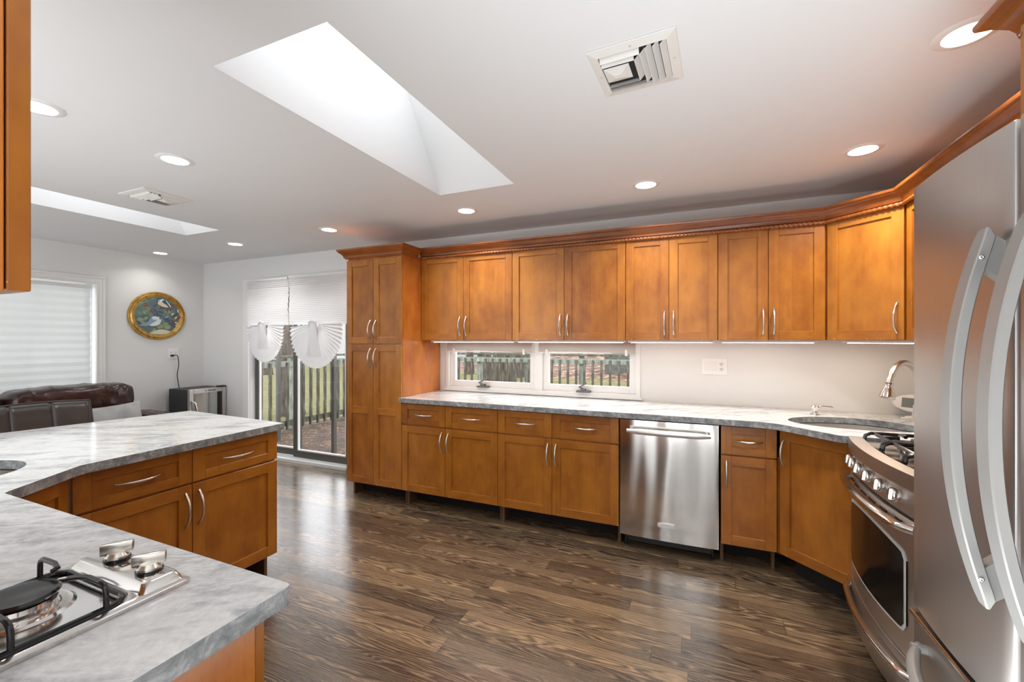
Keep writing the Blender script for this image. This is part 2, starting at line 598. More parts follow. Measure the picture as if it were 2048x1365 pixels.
# skylights: flared shafts through the ceiling with a pane on top
def skylight(n, h, ytop0, ytop1, ztop, xin=0):
    r = struct_root('window_%d' % n, ((h[0] + h[1]) / 2, (h[2] + h[3]) / 2, CEIL))
    cx, cy_ = (h[0] + h[1]) / 2, (h[2] + h[3]) / 2
    x0, x1, y0, y1 = h[0] - cx, h[1] - cx, h[2] - cy_, h[3] - cy_
    x0, x1, y0, y1 = x0 + .001, x1 - .001, y0 + .001, y1 - .001
    t = [(x0 + xin, ytop0 - cy_), (x1 - xin, ytop0 - cy_), (x1 - xin, ytop1 - cy_), (x0 + xin, ytop1 - cy_)]
    b = [(x0, y0), (x1, y0), (x1, y1), (x0, y1)]
    zt = ztop - CEIL
    mb = MB()
    th = .03
    bo = [(x0 - th, y0 - th), (x1 + th, y0 - th), (x1 + th, y1 + th), (x0 - th, y1 + th)]
    to = [(p[0] + (th if i in (1, 2) else -th), p[1] + (th if i in (2, 3) else -th)) for i, p in enumerate(t)]
    vi = [mb.v((*p, 0)) for p in b]; vt = [mb.v((*p, zt)) for p in t]
    wi = [mb.v((*p, .13)) for p in bo]; wt = [mb.v((*p, zt)) for p in to]
    for i in range(4):
        j = (i + 1) % 4
        mb.f([vi[j], vi[i], vt[i], vt[j]])
        mb.f([wi[i], wi[j], wt[j], wt[i]])
        mb.f([vt[i], wt[i], wt[j], vt[j]])
        mb.f([vi[i], vi[j], wi[j], wi[i]])
    mb.build('skylight_shaft', M['white_shaft'], r)
    mb = MB(); mb.box(t[0][0] - th, t[1][0] + th, t[0][1] - th, t[2][1] + th, zt + .004, zt + .012)
    mb.build('glass', M['glass'], r)
M['white_shaft'] = paint('white_shaft_paint', (.76, .765, .765), .6)
skylight(3, SKY1, 1.0, 2.02, 3.05)
skylight(4, SKY2, 1.27, 2.2, 3.0)

# ------------------------------------------------------------------ left window with casing and pleated shade
r = struct_root('window_1', (XL, (LWIN[0] + LWIN[1]) / 2, LWIN[2]))
hw, hh = (LWIN[1] - LWIN[0]) / 2, LWIN[3] - LWIN[2]
mb = MB()
for a, b, c, d in ((-hw - .075, -hw, -.06, hh + .075), (hw, hw + .075, -.06, hh + .075), (-hw, hw, hh, hh + .075), (-hw - .09, hw + .09, -.06, 0)):
    mb.box(0, .018, a, b, c, d)
mb.box(.018, .026, hw + .055, hw + .075, -.06, hh + .0548); mb.box(.018, .026, -hw - .075, hw + .075, hh + .055, hh + .075)
mb.box(.018, .026, hw, hw + .012, 0, hh - .0002); mb.box(.018, .026, -hw, hw + .012, hh, hh + .012)
mb.build('casing', M['white'], r, bevel=.003)
mb = MB()
for a, b, c, d in ((-hw, -hw + .05, 0, hh), (hw - .05, hw, 0, hh), (-hw + .05, hw - .05, hh - .05, hh), (-hw + .05, hw - .05, 0, .05), (-.03, .03, .05, hh - .05)):
    mb.box(-.12, -.075, a, b, c, d)
mb.build('window_frame', M['white'], r, bevel=.003)
mb = MB(); mb.box(-.10, -.094, -hw + .05, hw - .05, .05, hh - .05)
mb.build('glass', M['glass'], r)
def pleat_shade(y0, y1, x0):
    mb = MB()
    n = 15
    zs = [LWIN[2] + .02 + (hh - .042) * i / (2 * n) for i in range(2 * n + 1)]
    ny = 12
    g = []
    for i, z in enumerate(zs):
        row = []
        for j in range(ny + 1):
            y = y0 + (y1 - y0) * j / ny
            row.append(mb.v((x0 + (.007 if i % 2 else -.002) + .003 * math.sin(y * 9 + z * 4), y + (.004 if i % 2 else 0), z)))
        g.append(row)
    for i in range(2 * n):
        for j in range(ny):
            mb.f([g[i][j], g[i][j + 1], g[i + 1][j + 1], g[i + 1][j]])
    return mb
t = thing('pleated_shade', 'sheer grey white pleated shade filling the casing of the left wall window', 'window shade', (XL - .03, 1.5, LWIN[2]))
for a, b in ((LWIN[0] + .02, 1.60), (1.60, LWIN[1] - .035)):
    pleat_shade(a, b, 0).build('pleated_fabric', M['shade_sheer'], t, (0, -1.5, -LWIN[2]))
mb = MB(); mb.box(-.02, .02, LWIN[0] + .02 - 1.5, LWIN[1] - .03 - 1.5, hh - .055, hh - .02)
mb.build('head_rail', M['white_matte'], t, bevel=.004)

# ------------------------------------------------------------------ sliding door
M['bronze'] = plain('grey_bronze_aluminium', (.11, .105, .095), .4, .3)
M['alu'] = plain('pale_sill', (.62, .64, .64), .4)
r = struct_root('door_1', (-4.2, YW + .06, 0))
x0, x1, zt = DOOR[0] + 4.2, DOOR[1] + 4.2, DOOR[3]
mb = MB()
mb.box(x0 - .11, x0 - .01, -.078, -.058, 0, zt + .10); mb.box(x1 + .01, x1 + .11, -.078, -.058, 0, zt + .10); mb.box(x0 - .01, x1 + .01, -.078, -.058, zt + .01, zt + .10)
mb.box(x0 - .02, x0, -.058, .06, .0, zt); mb.box(x1, x1 + .02, -.058, .06, 0, zt); mb.box(x0, x1, -.058, .06, zt - .02, zt)
mb.build('casing', M['white'], r, bevel=.003)
mb = MB(); mb.box(x0, x1, -.10, .06, .0, .035); mb.box(x0, x1, -.005, .005, .035, .05); mb.box(x0, x1, -.05, -.04, .035, .05)
mb.build('sill', M['alu'], r, bevel=.002)
def sash(a, b, y, nm):
    mb = MB()
    s_ = .062
    mb.box(a, a + s_, y - .017, y + .017, .05, zt - .02); mb.box(b - s_, b, y - .017, y + .017, .05, zt - .02)
    mb.box(a + s_, b - s_, y - .017, y + .017, .05, .125); mb.box(a + s_, b - s_, y - .017, y + .017, zt - .085, zt - .02)
    o = mb.build(nm, M['bronze'], r, bevel=.003)
    mb = MB()
    for q in ((a + s_, a + s_ + .014, .125, zt - .085), (b - s_ - .014, b - s_, .125, zt - .085), (a + s_ + .014, b - s_ - .014, .125, .14), (a + s_ + .014, b - s_ - .014, zt - .1, zt - .085)):
        mb.box(q[0], q[1], y - .012, y + .012, q[2], q[3])
    mb.build('glazing_bead', M['white'], o)
    mb = MB(); mb.box(a + s_, b - s_, y - .003, y + .003, .125, zt - .085)
    mb.build('glass', M['glass'], o)
    return o
sash(x0, -.02, .022, 'sliding_panel')
sash(-.075, x1, -.022, 'sliding_panel')

# gathered pleated shades on the door
def fan_shade(label, xc, w, z_top, z_knot, rad, vf=1.0, dy=.10):
    t = thing('fan_shade', label, 'window shade', (xc, YW - dy, z_knot), 0, 'gathered pleated shades on the sliding door')
    mb = MB()
    n = 26
    H = z_top - z_knot
    g = []
    for i in range(2 * n + 1):
        z = H * i / (2 * n)
        sag = .02 * math.sin(z * 16 + xc)
        g.append([mb.v((w * (j / 10 - .5) + .004 * math.sin(i), (.006 if i % 2 else -.006) * (.8 if i > 2 * n - 10 else .16) + sag * .3, z)) for j in range(11)])
    for i in range(2 * n):
        for j in range(10):
            mb.f([g[i][j], g[i][j + 1], g[i + 1][j + 1], g[i + 1][j]])
    mb.build('flat_fabric', M['shade'], t)
    mb = MB()
    n = 30
    g = []
    for i in range(2 * n + 1):
        u = i / (2 * n)
        a = PI * (1.02 + .98 * u)
        if .485 < u < .515:
            pass
        row = []
        for j in range(9):
            q = j / 8
            rr = .035 + (rad - .035) * q
            rr *= 1.0 if abs(u - .5) < .3 else 1.0 - .06 * (abs(u - .5) - .3) / .2
            zig = (.011 if i % 2 else -.011) * (.25 + .75 * q) * (1.0 if j < 8 else 1.2)
            da = (.02 if i % 2 else -.0) * 0
            row.append(mb.v((rr * 1.0 * math.cos(a + da), -.02 - .035 * math.sin(PI * min(q, .9)) + zig, rr * math.sin(a + da) * vf + (.006 if (j == 8 and i % 2) else 0))))
        g.append(row)
    for i in range(2 * n):
        for j in range(8):
            mb.f([g[i][j], g[i][j + 1], g[i + 1][j + 1], g[i + 1][j]])
    mb.build('fan', M['shade'], t)
    # the gathered loop at the centre
    mb = MB()
    pts = [(-.045, -.05, -.10), (-.05, -.065, -.02), (-.04, -.075, .02), (0, -.08, .035), (.04, -.075, .02), (.05, -.065, -.02), (.045, -.05, -.10)]
    P = []
    for i in range(25):
        u = i / 24 * (len(pts) - 1)
        k = min(int(u), len(pts) - 2)
        P.append(Vector(pts[k]).lerp(Vector(pts[k + 1]), u - k))
    mb.tube(P, .011, 8)
    mb.surf(lambda u, v: ((u - .5) * (.06 + .15 * v), -.075 - .012 * math.sin(PI * u) + .03 * v, .02 - v * (rad - .03)), 8, 6)
    mb.build('gathered_loop', M['shade'], t, smooth=True)
    mb = MB(); mb.box(-w / 2, w / 2, -.015, dy - .001, H - .005, H + .02)
    mb.build('head_rail', M['white_matte'], t)
    return t
fan_shade('left of two white pleated shades on the sliding door, gathered into a fan', -4.547, .68, 2.09, 1.57, .325, 1.32)
fan_shade('white pleated shade gathered into a fan, the right one, beside the tall cabinet', -3.760, .87, 2.10, 1.57, .40, 1.2)

# ------------------------------------------------------------------ kitchen window
r = struct_root('window_2', ((KWIN[0] + KWIN[1]) / 2, YW, KWIN[2]))
xm = (KWIN[0] + KWIN[1]) / 2
hw, hh = (KWIN[1] - KWIN[0]) / 2, KWIN[3] - KWIN[2]
mb = MB()
for a, b, c, d in ((-hw, -hw + .035, 0, hh), (hw - .035, hw, 0, hh), (-hw + .035, hw - .035, 0, .035), (-hw + .035, hw - .035, hh - .03, hh), (.005, .075, .035, hh - .03)):
    mb.box(a, b, -.012, .10, c, d)
mb.build('window_frame', M['white'], r, bevel=.003)
mb = MB(); mb.box(-hw - .015, hw + .015, -.022, .0, -.006, .012)
mb.build('window_stool', M['white'], r, bevel=.002)
for a, b in ((-hw + .035, .005), (.075, hw - .035)):
    mb = MB()
    s_ = .052
    mb.box(a, a + s_, .02, .06, .035, hh - .03); mb.box(b - s_, b, .02, .06, .035, hh - .03)
    mb.box(a + s_, b - s_, .02, .06, .035, .09); mb.box(a + s_, b - s_, .02, .06, hh - .08, hh - .03)
    o = mb.build('sash', M['white'], r, bevel=.003)
    mb = MB(); mb.box(a + s_, b - s_, .037, .043, .09, hh - .08)
    mb.build('glass', M['glass'], o)
    xc = (a + b) / 2 + (-.07 if a < 0 else -.03)
    mb = MB()
    mb.box(xc - .055, xc + .06, -.035, .018, .036, .050)
    mb.box(xc - .02, xc + .02, -.03, .01, .050, .068)
    mb.tube([(xc + .0, -.015, .068), (xc - .03, -.03, .080), (xc + .015, -.035, .105), (xc + .03, -.03, .118)], .007, 8)
    c = mb.build('crank_handle', M['crank'] if 'crank' in M else M['nickel'], r, smooth=True, bevel=0)
    c['label'] = 'dark grey crank handle'
M['crank'] = plain('grey_crank', (.16, .155, .15), .45, .4)
for c in [o for o in bpy.data.objects if o.name.startswith('crank_handle')]:
    c.data.materials[0] = M['crank']
def valance(x0, x1, label):
    t = thing('roman_shade', label, 'window shade', ((x0 + x1) / 2, YW - .035, 1.34), 0, 'short fabric shades at the kitchen window')
    w = (x1 - x0) / 2
    mb = MB()
    def fn(u, v):
        z = -.045 + .30 * v
        return ((u - .5) * 2 * w, -.012 * math.sin(v * 10) - .02 * max(0, 1 - v * 2.4) * 1 + .004 * math.sin(u * 11 + v * 8), z + .008 * math.sin(u * 5) * (1 - v))
    mb.surf(fn, 24, 14)
    mb.build('fabric', M['valance'], t, smooth=True)
    mb = MB(); mb.tube([(-w, -.012, -.047), (w, -.012, -.047)], .006, 8)
    mb.build('hem_bar', M['white_matte'], t, smooth=True)
    for sx in (-.82, .82):
        mb = MB(); mb.box(sx * w - .01, sx * w + .01, -.03, -.012, -.07, -.02)
        mb.build('clip', M['white_matte'], t, bevel=.003)
valance(-2.16, -1.30, 'beige fabric shade rolled up over the left pane of the kitchen window')
valance(-1.24, -.43, 'beige fabric shade rolled up over the right pane of the kitchen window')

# ------------------------------------------------------------------ cabinets
def shaker(name, Wd, H, parent, loc, mid=None, rail=.058, mv='wood_v', mh='wood_h'):
    mb = MB()
    t = .020
    rl = min(rail, H * .27)
    mb.box(0, rail, 0, t, 0, H, 0)
    mb.box(Wd - rail, Wd, 0, t, 0, H, 0)
    mb.box(rail, Wd - rail, 0.0004, t, 0, rl, 1)
    mb.box(rail, Wd - rail, 0.0004, t, H - rl, H, 1)
    if mid:
        mb.box(rail, Wd - rail, 0.0004, t, mid[0], mid[1], 1)
    bm = mb.bm
    bmesh.ops.bevel(bm, geom=bm.edges[:], offset=.0014, segments=1, affect='EDGES', profile=.5, clamp_overlap=True)
    mb.box(rail - .003, Wd - rail + .003, .0105, t - .002, rl - .003, H - rl + .003, 0)
    return mb.build(name, [M[mv], M[mh]], parent, loc)

def arc_handle(parent, loc, L=.165, vertical=True, bow=.034, r=.0058):
    mb = MB()
    pts = []
    n = 16
    for i in range(n + 1):
        s_ = i / n * 2 - 1
        a = s_ * L / 2
        y = -bow * (1 - abs(s_) ** 2.2) - .001
        pts.append((0, y, a) if vertical else (a, y, 0))
    rs = [r * (.85 + .25 * (1 - abs(i / n * 2 - 1))) for i in range(n + 1)]
    mb.tube(pts, rs, 10, up=(1, 0, 0) if vertical else (0, 0, 1))
    o = mb.build('handle', M['nickel'], parent, loc, smooth=True)
    o['label'] = 'curved satin nickel handle'
    return o

def cabinet(name, label, loc, rz, Wd, D, zb, zt, fronts, feet=True, cat='cabinet', gap=.003, body='wood_side', group=None, side_l=None):
    """local x runs left to right seen from the front, the fronts lie at y = 0 facing -y"""
    t = thing(name, label, cat, loc, rz, group)
    mb = MB()
    mb.box(.001, Wd - .001, .022, D, zb, zt)
    if feet:
        for xa in (.001, Wd - .019):
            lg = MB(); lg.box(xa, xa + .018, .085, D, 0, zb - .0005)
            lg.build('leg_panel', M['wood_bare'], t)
    mb.build('carcass', M[body], t, bevel=.0012, seg=1)
    if feet:
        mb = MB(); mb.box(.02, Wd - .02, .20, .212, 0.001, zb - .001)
        mb.build('toe_shade_panel', M['recess_shade'], t)  # dark sheet that paints in the shade of the open toe space
    for f in fronts:
        k, x0, x1, z0, z1 = f[:5]
        h = f[5] if len(f) > 5 else None
        mid = f[6] if len(f) > 6 else None
        o = shaker(k, x1 - x0 - gap, z1 - z0 - gap, t, (x0 + gap / 2, 0, z0 + gap / 2), mid)
        w_, h_ = x1 - x0 - gap, z1 - z0 - gap
        if h:
            if k == 'drawer':
                arc_handle(o, (w_ / 2, 0, h_ / 2), min(.165, w_ * .5), False)
            else:
                side, zc = h
                arc_handle(o, (.029 if side == 'L' else w_ - .029, 0, zc), .165, True)
    return t

FB = 2.94   # face of base doors
FU = 3.22   # face of wall cabinet doors
DB = YW - FB - .004
DU = YW - FU - .004
ZB, ZT = .14, .875
TALL_R = -2.265
# pantry
t = cabinet('pantry_cabinet', 'tall orange maple pantry cabinet with four doors beside the sliding door', (-2.866, FB, 0), 0, .60, DB, .13, 2.135,
        [('door', 0, .30, 1.365, 2.105, ('R', .12)), ('door', .30, .60, 1.365, 2.105, ('L', .12)),
         ('door', 0, .30, ZB, 1.36, ('R', 1.22 - .12), (.61, .67)), ('door', .30, .60, ZB, 1.36, ('L', 1.22 - .12), (.61, .67))])
def crown_sweep(path, prof, mb):
    n = len(path)
    P = [Vector((p[0], p[1])) for p in path]
    offs = []
    for i in range(n):
        ds = []
        if i > 0: ds.append((P[i] - P[i - 1]).normalized())
        if i < n - 1: ds.append((P[i + 1] - P[i]).normalized())
        ns = [Vector((d.y, -d.x)) for d in ds]
        if len(ns) == 2:
            m = (ns[0] + ns[1]).normalized()
            m = m / max(.3, m.dot(ns[0]))
        else:
            m = ns[0]
        offs.append(m)
    g = [[mb.v((P[i].x + offs[i].x * o, P[i].y + offs[i].y * o, z)) for o, z in prof] for i in range(n)]
    k = len(prof)
    for i in range(n - 1):
        for j in range(k):
            mb.f([g[i][j], g[i + 1][j], g[i + 1][(j + 1) % k], g[i][(j + 1) % k]])
    mb.f(g[0][::-1]); mb.f(g[-1])
    return mb
def crown_prof(z0, z1, out=.062):
    h = z1 - z0
    return [(-.012, z0), (.006, z0), (.010, z0 + .10 * h), (.016, z0 + .14 * h), (.019, z0 + .30 * h), (.027, z0 + .46 * h), (.040, z0 + .60 * h), (.050, z0 + .70 * h),
            (.053, z0 + .78 * h), (out - .003, z0 + .82 * h), (out, z0 + .90 * h), (out, z1), (-.012, z1)]
mb = MB()
crown_sweep([(-.001, DB - .002), (-.001, -.001), (.601, -.001), (.601, .2155)], crown_prof(2.118, 2.20), mb)
mb.build('crown', M['wood_crown'], t, smooth=True, angle=30)

def rope(path, z, off, mb, r=.0075, pitch=.028):
    P = [Vector((p[0], p[1])) for p in path]
    for a, b in zip(P, P[1:]):
        d = (b - a).normalized(); nn = Vector((d.y, -d.x))
        L = (b - a).length
        n = int(L / .0035)
        rings = []
        for i in range(n + 1):
            c = a + d * (L * i / n) + nn * off
            ph = 2 * PI * (L * i / n) / pitch
            ring = []
            for j in range(8):
                th = 2 * PI * j / 8
                rr = r * (1 + .26 * math.cos(2 * th - ph))
                ring.append(mb.v((c.x + nn.x * rr * math.cos(th), c.y + nn.y * rr * math.cos(th), z + rr * math.sin(th))))
            rings.append(ring)
        for q, w in zip(rings, rings[1:]):
            for j in range(8):
                mb.f([q[j], q[(j + 1) % 8], w[(j + 1) % 8], w[j]])
        mb.f(rings[0][::-1]); mb.f(rings[-1])
    return mb

# wall cabinets along the back wall
UB, UT = 1.396, 2.135
US = [(-2.264, -1.376), (-1.375, -.470), (-.469, .142), (.143, .747)]
UL = ['wide orange maple wall cabinet next to the tall pantry, above the left window pane',
      'wide orange maple wall cabinet above the right window pane, second from the pantry',
      'narrow two door orange maple wall cabinet above the light switches',
      'narrow two door orange maple wall cabinet left of the angled corner cabinet']
for (a, b), lb in zip(US, UL):
    w = b - a
    split = w * .49 if w < .8 else w * .485
    cabinet('wall_cabinet', lb, (a, FU, 0), 0, w, DU, UB, UT, [('door', 0, split, UB, UT, ('R', .12)), ('door', split, w, UB, UT, ('L', .12))], feet=False, group='wall cabinets on the back wall')
# angled corner wall cabinet
XU = 1.037
def poly_cab(name, label, poly, zb, zt, front0, rz, wid, fronts, feet=None):
    t = thing(name, label, 'cabinet', (front0[0], front0[1], 0), rz)
    mi = Matrix.Rotation(-rz, 4, 'Z') @ Matrix.Translation((-front0[0], -front0[1], 0))
    P = [(mi @ Vector((p[0], p[1], 0))) for p in poly]
    mb = MB(); mb.prism([(p.x, p.y) for p in P], zb, zt)
    mb.build('carcass', M['wood_side'], t)
    for f in fronts:
        k, x0, x1, z0, z1, h = f
        o = shaker(k, x1 - x0 - .003, z1 - z0 - .003, t, (x0 + .0015, 0, z0 + .0015))
        if h:
            arc_handle(o, (.029 if h[0] == 'L' else x1 - x0 - .033, 0, h[1]), .165, True)
    if feet:
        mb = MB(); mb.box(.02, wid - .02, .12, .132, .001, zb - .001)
        mb.build('toe_shade_panel', M['recess_shade'], t)
    return t
e = .022 * .7071
dgx0, dgy0 = .749, FU - .002          # left end of the angled door
LD = (XU - .749) * math.sqrt(2)
dgx1, dgy1 = XU - .001, dgy0 - (XU - .001 - .749)
poly_cab('corner_wall_cabinet', 'angled orange maple corner wall cabinet with one wide door above the sink',
         [(.749, FU + .024), (.749 + e, dgy0 + e), (dgx1 + e, dgy1 + e), (dgx1 + .03, dgy1 + .002), (XR - .003, dgy1 + .002), (XR - .003, YW - .003), (.749, YW - .003)], UB, UT, (dgx0, dgy0), R(-45), LD,
         [('door', .006, LD - .008, UB, UT, ('R', .12))])
YC = dgy1
cabinet('wall_cabinet', 'narrow full height orange maple wall cabinet right of the angled corner cabinet', (XU, YC - .001, 0), R(-90), YC - .001 - 2.635, XR - XU - .004, UB, UT,
        [('door', 0, YC - .001 - 2.635, UB, UT)], feet=False)
cabinet('wall_cabinet', 'short orange maple wall cabinet high above the range, behind the fridge top', (XU, 2.634, 0), R(-90), 2.634 - 1.452, XR - XU - .004, 1.72, UT,
        [('door', 0, .59, 1.72, UT, ('R', .1)), ('door', .59, 1.182, 1.72, UT, ('L', .1))], feet=False)
path = [(TALL_R + .003, FU - .001), (.748, FU - .002), (XU - .001, dgy1), (XU - .001, 1.54)]
t = thing('crown_moulding', 'long orange maple crown moulding with a rope bead running along the tops of the wall cabinets', 'moulding', (-.7, FU, 2.13))
mb = MB(); crown_sweep([(p[0] + .7, p[1] - FU) for p in path], [(o, z - 2.13) for o, z in crown_prof(2.134, 2.210)], mb)
mb.build('crown', M['wood_crown'], t, smooth=True, angle=30)
mb = MB(); rope([(p[0] + .7, p[1] - FU) for p in path], -.002, .013, mb, .0105, .026)
mb.build('rope_bead', M['wood_crown'], t, smooth=True, angle=80)

# deep cabinet above the fridge
t = cabinet('fridge_top_cabinet', 'deep orange maple cabinet above the fridge, its crown in the top right corner', (.73, 1.45, 0), R(-90), .84, XR - .73 - .004, 1.86, UT + .03,
            [('door', 0, .42, 1.86, UT + .03, ('R', .08)), ('door', .42, .84, 1.86, UT + .03, ('L', .08))], feet=False)
mb = MB(); crown_sweep([(-.001, .30), (-.001, .022), (.841, .022), (.841, .60)], crown_prof(2.13, 2.225, .075), mb)
mb.build('crown', M['wood_crown'], t, smooth=True, angle=30)
mb = MB(); rope([(-.001, .30), (-.001, .022), (.841, .022)], 2.138, .016, mb)
mb.build('rope_bead', M['wood_crown'], t, smooth=True, angle=80)

# base cabinets
def base2(label, a, b, s_):
    w = b - a
    return cabinet('base_cabinet', label, (a, FB, 0), 0, w, DB, .13, ZT,
        [('drawer', 0, s_, .695, ZT - .006, True), ('drawer', s_, w, .695, ZT - .006, True),
         ('door', 0, s_, ZB, .688, ('R', .43)), ('door', s_, w, ZB, .688, ('L', .43))], group='base cabinets with two drawers over two doors')
base2('orange maple base cabinet with two drawers, between the tall pantry and the next base cabinet', -2.264, -1.376, .425)
base2('orange maple base cabinet with two drawers, left of the dishwasher', -1.375, -.472, .43)
cabinet('base_cabinet', 'narrow orange maple base cabinet with one drawer, right of the dishwasher', (.146, FB, 0), 0, .300, DB, .13, ZT,
        [('drawer', 0, .300, .695, ZT - .006, True), ('door', 0, .300, ZB, .688, ('L', .43))])
dx0, dy0 = .4545, FB - .001
poly_cab('corner_base_cabinet', 'angled orange maple sink base cabinet with one tall door left of the range',
         [(.452, FB + .03), (.452 + e, dy0 + e), (.757 + e, dy0 - .3025 + e), (.757 + e + .02, 2.640), (XR - .003, 2.640), (XR - .003, YW - .003), (.452, YW - .003)], .13, .70, (dx0, dy0), R(-45), .43,
         [('door', .004, .428, ZB, ZT - .006, ('L', .60))], feet=True)
# dishwasher
t = thing('dishwasher', 'stainless steel dishwasher with a bar handle between the base cabinets', 'dishwasher', (-.466, FB - .008, 0))
mb = MB()
def dwf(u, v):
    return (.003 + .598 * u, -.012 * math.sin(PI * u) ** .5 * .6, .10 + .77 * v)
P = [(.003, .03), (.003, 0)] + [(.003 + .598 * i / 12, -.010 * math.sin(PI * i / 12) ** .6) for i in range(1, 12)] + [(.601, 0), (.601, .03)]
mb.prism(P, .10, .868)
mb.build('door', M['steel_dw'], t, smooth=True, angle=30)
mb = MB(); mb.box(.006, .598, .032, .56, .11, .865); mb.box(.03, .57, .10, .12, .02, .11)
for x_ in (.03, .57):
    for y_ in (.08, .50):
        mb.M = Matrix.Translation((x_, y_, .0)); mb.lathe([(.016, 0), (.016, .008), (.007, .012), (.007, .11)], 12)
mb.M = Matrix.Identity(4)
mb.build('tub', M['black'], t)
mb = MB()
mb.tube([(.055 + .50 * i / 20, -.055 - .014 * math.sin(PI * i / 20), .806) for i in range(21)], [.012 + .008 * min(1, 8 * min(i / 20, 1 - i / 20)) for i in range(21)], 14)
for x_ in (.075, .535):
    mb.tube([(x_, -.002, .806), (x_, -.055, .806)], .009, 10)
mb.build('handle', M['handle_dw'], t, smooth=True)
mb = MB(); mb.box(.245, .345, -.0145, -.006, .192, .217, 0); mb.box(.251, .339, -.0155, -.0145, .198, .211, 1)
mb.build('badge', [M['steel_pol'], M['steel']], t)
# ------------------------------------------------------------------ main countertop with sink cut-out
def smooth_loop(pts, n=4):
    out = []
    k = len(pts)
    for i in range(k):
        p0, p1, p2, p3 = [Vector((*pts[(i + j - 1) % k], 0)) for j in range(4)]
        for q in range(n):
            u = q / n
            c = .5 * ((2 * p1) + (-p0 + p2) * u + (2 * p0 - 5 * p1 + 4 * p2 - p3) * u * u + (-p0 + 3 * p1 - 3 * p2 + p3) * u ** 3)
            out.append((c.x, c.y))
    return out
SINK = smooth_loop([(.516, 3.03), (.56, 3.14), (.666, 3.215), (.78, 3.255), (.886, 3.262), (1.02, 3.22), (1.13, 3.108), (1.14, 2.98), (1.06, 2.89), (.92, 2.850), (.776, 2.855), (.64, 2.88), (.555, 2.94)])
ctr = [(TALL_R + .003, YW - .003), (TALL_R + .003, 2.912), (TALL_R - .012, 2.912), (TALL_R - .012, 2.908)]
ctr = [(TALL_R + .003, YW - .003), (TALL_R + .003, 2.935), (TALL_R - .008, 2.935), (TALL_R - .008, 2.910), (.30, 2.903), (.385, 2.893), (.44, 2.868), (.49, 2.826), (.664, 2.652), (.676, 2.641), (XR - .003, 2.640), (XR - .003, YW - .003)]
mb = MB(); mb.prism([(p[0] + .5, p[1] - 3.2) for p in ctr], .878, .914, [[(p[0] + .5, p[1] - 3.2) for p in SINK]])
o = mb.build('countertop', M['marble'], None, (-.5, 3.2, 0))
tag(o, 'long grey white marble countertop along the window wall, cut out for the corner sink', 'countertop')
mb = MB()
n = len(SINK)
cxs, cys = sum(p[0] for p in SINK) / n, sum(p[1] for p in SINK) / n
rings = []
for k, z in ((1.05, .8765), (1.0, .874), (.985, .80), (.95, .735), (.80, .718), (.15, .708)):
    rings.append([mb.v(((p[0] - cxs) * k, (p[1] - cys) * k, z - .7)) for p in SINK])
for a, b in zip(rings, rings[1:]):
    for i in range(n):
        mb.f([a[i], a[(i + 1) % n], b[(i + 1) % n], b[i]])
mb.f(rings[-1])
o = mb.build('sink_basin', M['steel_h'], None, (cxs, cys, .7), smooth=True, angle=60)
tag(o, 'undermount stainless steel sink set in the corner of the long marble countertop', 'sink')

# soap dispenser
t = thing('soap_dispenser', 'small polished nickel soap dispenser on the counter behind the corner sink', 'soap dispenser', (.715, 3.325, .914), R(15))
mb = MB(); mb.lathe([(0, 0), (.029, 0), (.028, .006), (.016, .010), (.013, .022), (.015, .030), (.024, .042), (.026, .050), (.020, .060), (.008, .064), (0, .064)], 20)
mb.build('base', M['chrome'], t, smooth=True)
mb = MB(); mb.tube([(.0, 0, .052), (.05, 0, .054), (.095, -.0, .051), (.105, 0, .047)], .0055, 10)
mb.build('nozzle', M['chrome'], t, smooth=True)
# faucet
t = thing('faucet', 'tall satin nickel gooseneck faucet with a bell shaped spray head at the corner sink', 'faucet', (1.225, 3.305, .914), R(225))
mb = MB(); mb.lathe([(0, 0), (.034, 0), (.034, .012), (.024, .02), (.022, .075), (.026, .085), (.016, .10), (0, .10)], 20)
mb.build('base', M['nickel'], t, smooth=True)
mb = MB()
P = [(0, 0, .09), (0, 0, .19)] + [(.145 - .145 * math.cos(PI * i / 16 * .94), 0, .205 + .145 * math.sin(PI * i / 16 * .94)) for i in range(17)]
mb.tube(P, .0165, 14, up=(0, 1, 0))
mb.build('neck', M['nickel'], t, smooth=True)
mb = MB()
e_ = Vector(P[-1]); d_ = (Vector(P[-1]) - Vector(P[-2])).normalized()
mb.M = Matrix.Translation(e_) @ d_.to_track_quat('Z', 'Y').to_matrix().to_4x4()
mb.lathe([(0, -.004), (.020, -.004), (.023, .004), (.020, .012), (.025, .03), (.036, .064), (.039, .082), (.036, .087), (0, .085)], 20)
mb.build('spray_head', M['chrome'], t, smooth=True)
mb = MB(); mb.M = Matrix.Translation(e_ + Vector((.019, .0, 0))) ; mb.box(0, .008, -.008, .008, -.045, -.012)
mb.build('spray_button', M['black'], t, bevel=.003)
mb = MB(); mb.tube([(0, .02, .05), (0, .06, .07), (0, .10, .10)], .007, 8)
mb.build('lever', M['nickel'], t, smooth=True)
